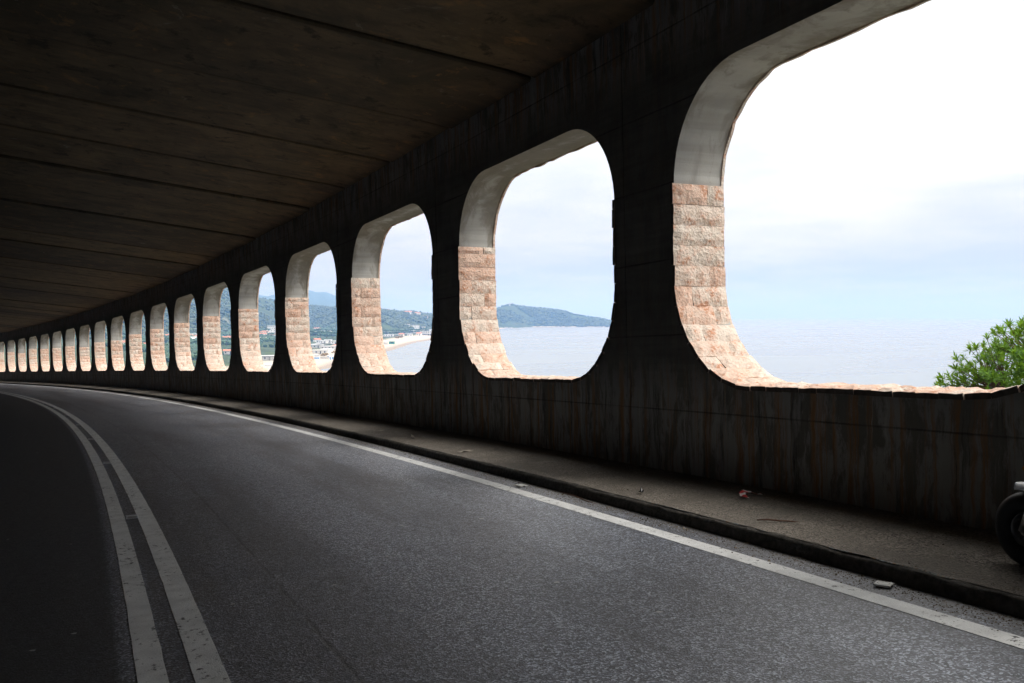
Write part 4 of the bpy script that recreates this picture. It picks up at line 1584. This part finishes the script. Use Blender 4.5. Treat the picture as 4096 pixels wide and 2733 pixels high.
# front mudguard hugging the tyre
v, f = [], []
na, nb = 20, 9
for shell in (0, .012):
    for i in range(na):
        t = i / (na - 1)
        a = R(73 + 101 * t)
        half = .076 * (math.sin(math.pi * min(1, (t + .10) * 2.2) / 2) ** .6 if t < .5 else 1 - .25 * (t - .5) * 2)
        for j in range(nb):
            b = (j / (nb - 1) - .5) * 2
            r = .245 + .034 + .02 * (1 - t) + shell - .035 * abs(b) ** 2.4
            v.append((half * b, YF + r * math.cos(a), .245 + r * math.sin(a)))
f += grid_faces(na, nb) + grid_faces(na, nb, na * nb, True)
for i in range(na - 1):
    for j in (0, nb - 1):
        a = i * nb + j
        f.append((a, a + nb, a + nb + na * nb, a + na * nb))
for j in range(nb - 1):
    for i in (0, na - 1):
        a = i * nb + j
        f.append((a, a + 1, a + 1 + na * nb, a + na * nb))
link('front_mudguard', mesh('front_mudguard', v, f, smooth=True), silver_m, sc)
for x in (-.085, .085):
    link('fork_leg', tube_mesh('fork_leg', [(x, YF, .245), (x * .9, YF - .10, .52)], [.018, .022], 10), metal_m, sc)
link('steering_column', tube_mesh('steering_column', [(0, YF - .09, .50), (0, YF - .25, .98)], [.04, .032], 12), black_m, sc)
# leg shield with headlamp
v, f = [], []
ns, nt_ = 11, 12
for shell in (0, -.02):
    for i in range(ns):
        t = i / (ns - 1)
        z = .30 + .66 * t
        half = .17 + .07 * math.sin(math.pi * t * .9)
        for j in range(nt_):
            b = (j / (nt_ - 1) - .5) * 2
            v.append((half * b, YF - .10 - .22 * t - .11 * b * b + shell - .05 * math.sin(t * math.pi), z))
f += grid_faces(ns, nt_) + grid_faces(ns, nt_, ns * nt_, True)
link('leg_shield', mesh('leg_shield', v, f, smooth=True), silver_m, sc)
link('headset', loft('headset', [(YF - .36, 1.0, .10, .05, .8), (YF - .28, 1.01, .15, .07, .8), (YF - .20, 1.0, .12, .06, .8), (YF - .16, .99, .06, .04, .9)]), silver_m, sc)
link('headlamp', loft('headlamp', [(YF - .02, .78, .05, .04, .9), (YF - .06, .79, .09, .06, .9), (YF - .14, .80, .10, .065, .9)]), glass_m, sc)
hb = link('handlebar', tube_mesh('handlebar', [(-.34, YF - .36, 1.03), (-.15, YF - .29, 1.02), (.15, YF - .29, 1.02), (.34, YF - .36, 1.03)], .012, 8), metal_m, sc)
for x in (-1, 1):
    link('grip', tube_mesh('grip', [(x * .25, YF - .33, 1.026), (x * .36, YF - .368, 1.031)], .018, 10), black_m, hb)
    link('mirror_stalk', tube_mesh('mirror_stalk', [(x * .22, YF - .31, 1.03), (x * .27, YF - .33, 1.16), (x * .30, YF - .33, 1.22)], .006, 6), black_m, hb)
    link('mirror', loft('mirror', [(YF - .355, 1.26, .05, .035, .8), (YF - .33, 1.26, .06, .042, .8), (YF - .31, 1.26, .03, .02, .8)], 14), black_m, hb)
    link('indicator', loft('indicator', [(YF - .16, .66, .02, .02, .9), (YF - .11, .66, .03, .022, .9), (YF - .07, .66, .012, .012, .9)], 10), lens_m, sc, (x * .14, 0, 0))
link('floorboard', loft('floorboard', [(YF - .18, .30, .15, .035, .5), (.2, .27, .18, .04, .5), (-.15, .28, .18, .05, .5)]), black_m, sc)
link('rear_body', loft('rear_body', [(-.02, .42, .10, .13, .7), (-.15, .47, .16, .19, .7), (-.45, .52, .19, .17, .75), (-.75, .58, .17, .12, .8), (-.95, .64, .08, .06, .9)]), silver_m, sc)
link('engine_case', loft('engine_case', [(-.2, .26, .08, .08, .7), (-.45, .25, .10, .10, .7), (-.68, .245, .07, .08, .7)]), metal_m, sc, (.06, 0, 0))
link('exhaust', tube_mesh('exhaust', [(.13, -.35, .22), (.15, -.55, .24), (.16, -.95, .33)], [.025, .05, .045], 12), metal_m, sc)
link('seat', loft('seat', [(.0, .72, .10, .04, .7), (-.12, .74, .14, .055, .7), (-.42, .74, .15, .06, .7), (-.55, .78, .15, .06, .7), (-.82, .78, .11, .04, .7)]), black_m, sc)
link('tail_light', loft('tail_light', [(-.93, .63, .06, .03, .8), (-.985, .63, .05, .025, .8)], 12), red_m, sc)
link('rear_mudguard', loft('rear_mudguard', [(-.70, .52, .07, .02, .7), (-.90, .44, .07, .02, .7), (-.97, .34, .06, .015, .7)]), black_m, sc)
link('side_stand', tube_mesh('side_stand', [(-.08, -.05, .24), (-.17, -.02, .008)], [.012, .01], 8), metal_m, sc)

# ------------------------------------------------------------------ haze over the bay
v, f = [], []
box(v, f, -30500, 30500, -30500, 30500, SEA - 6, 330)
hz = link('haze', mesh('haze', v, f))
hm = bpy.data.materials.new('haze')
hm.use_nodes = True
hn = hm.node_tree
hn.nodes.clear()
pvn = node(hn, 'ShaderNodeVolumePrincipled', {'Color': (.18, .34, .65, 1.), 'Absorption Color': (.56, .40, .20, 1.), 'Density': 2.5e-4, 'Anisotropy': 0.0})
hn.links.new(pvn.outputs[0], node(hn, 'ShaderNodeOutputMaterial').inputs['Volume'])
hz.data.materials.append(hm)
tag(hz, kind='stuff')
print('individual stones', n_ind)
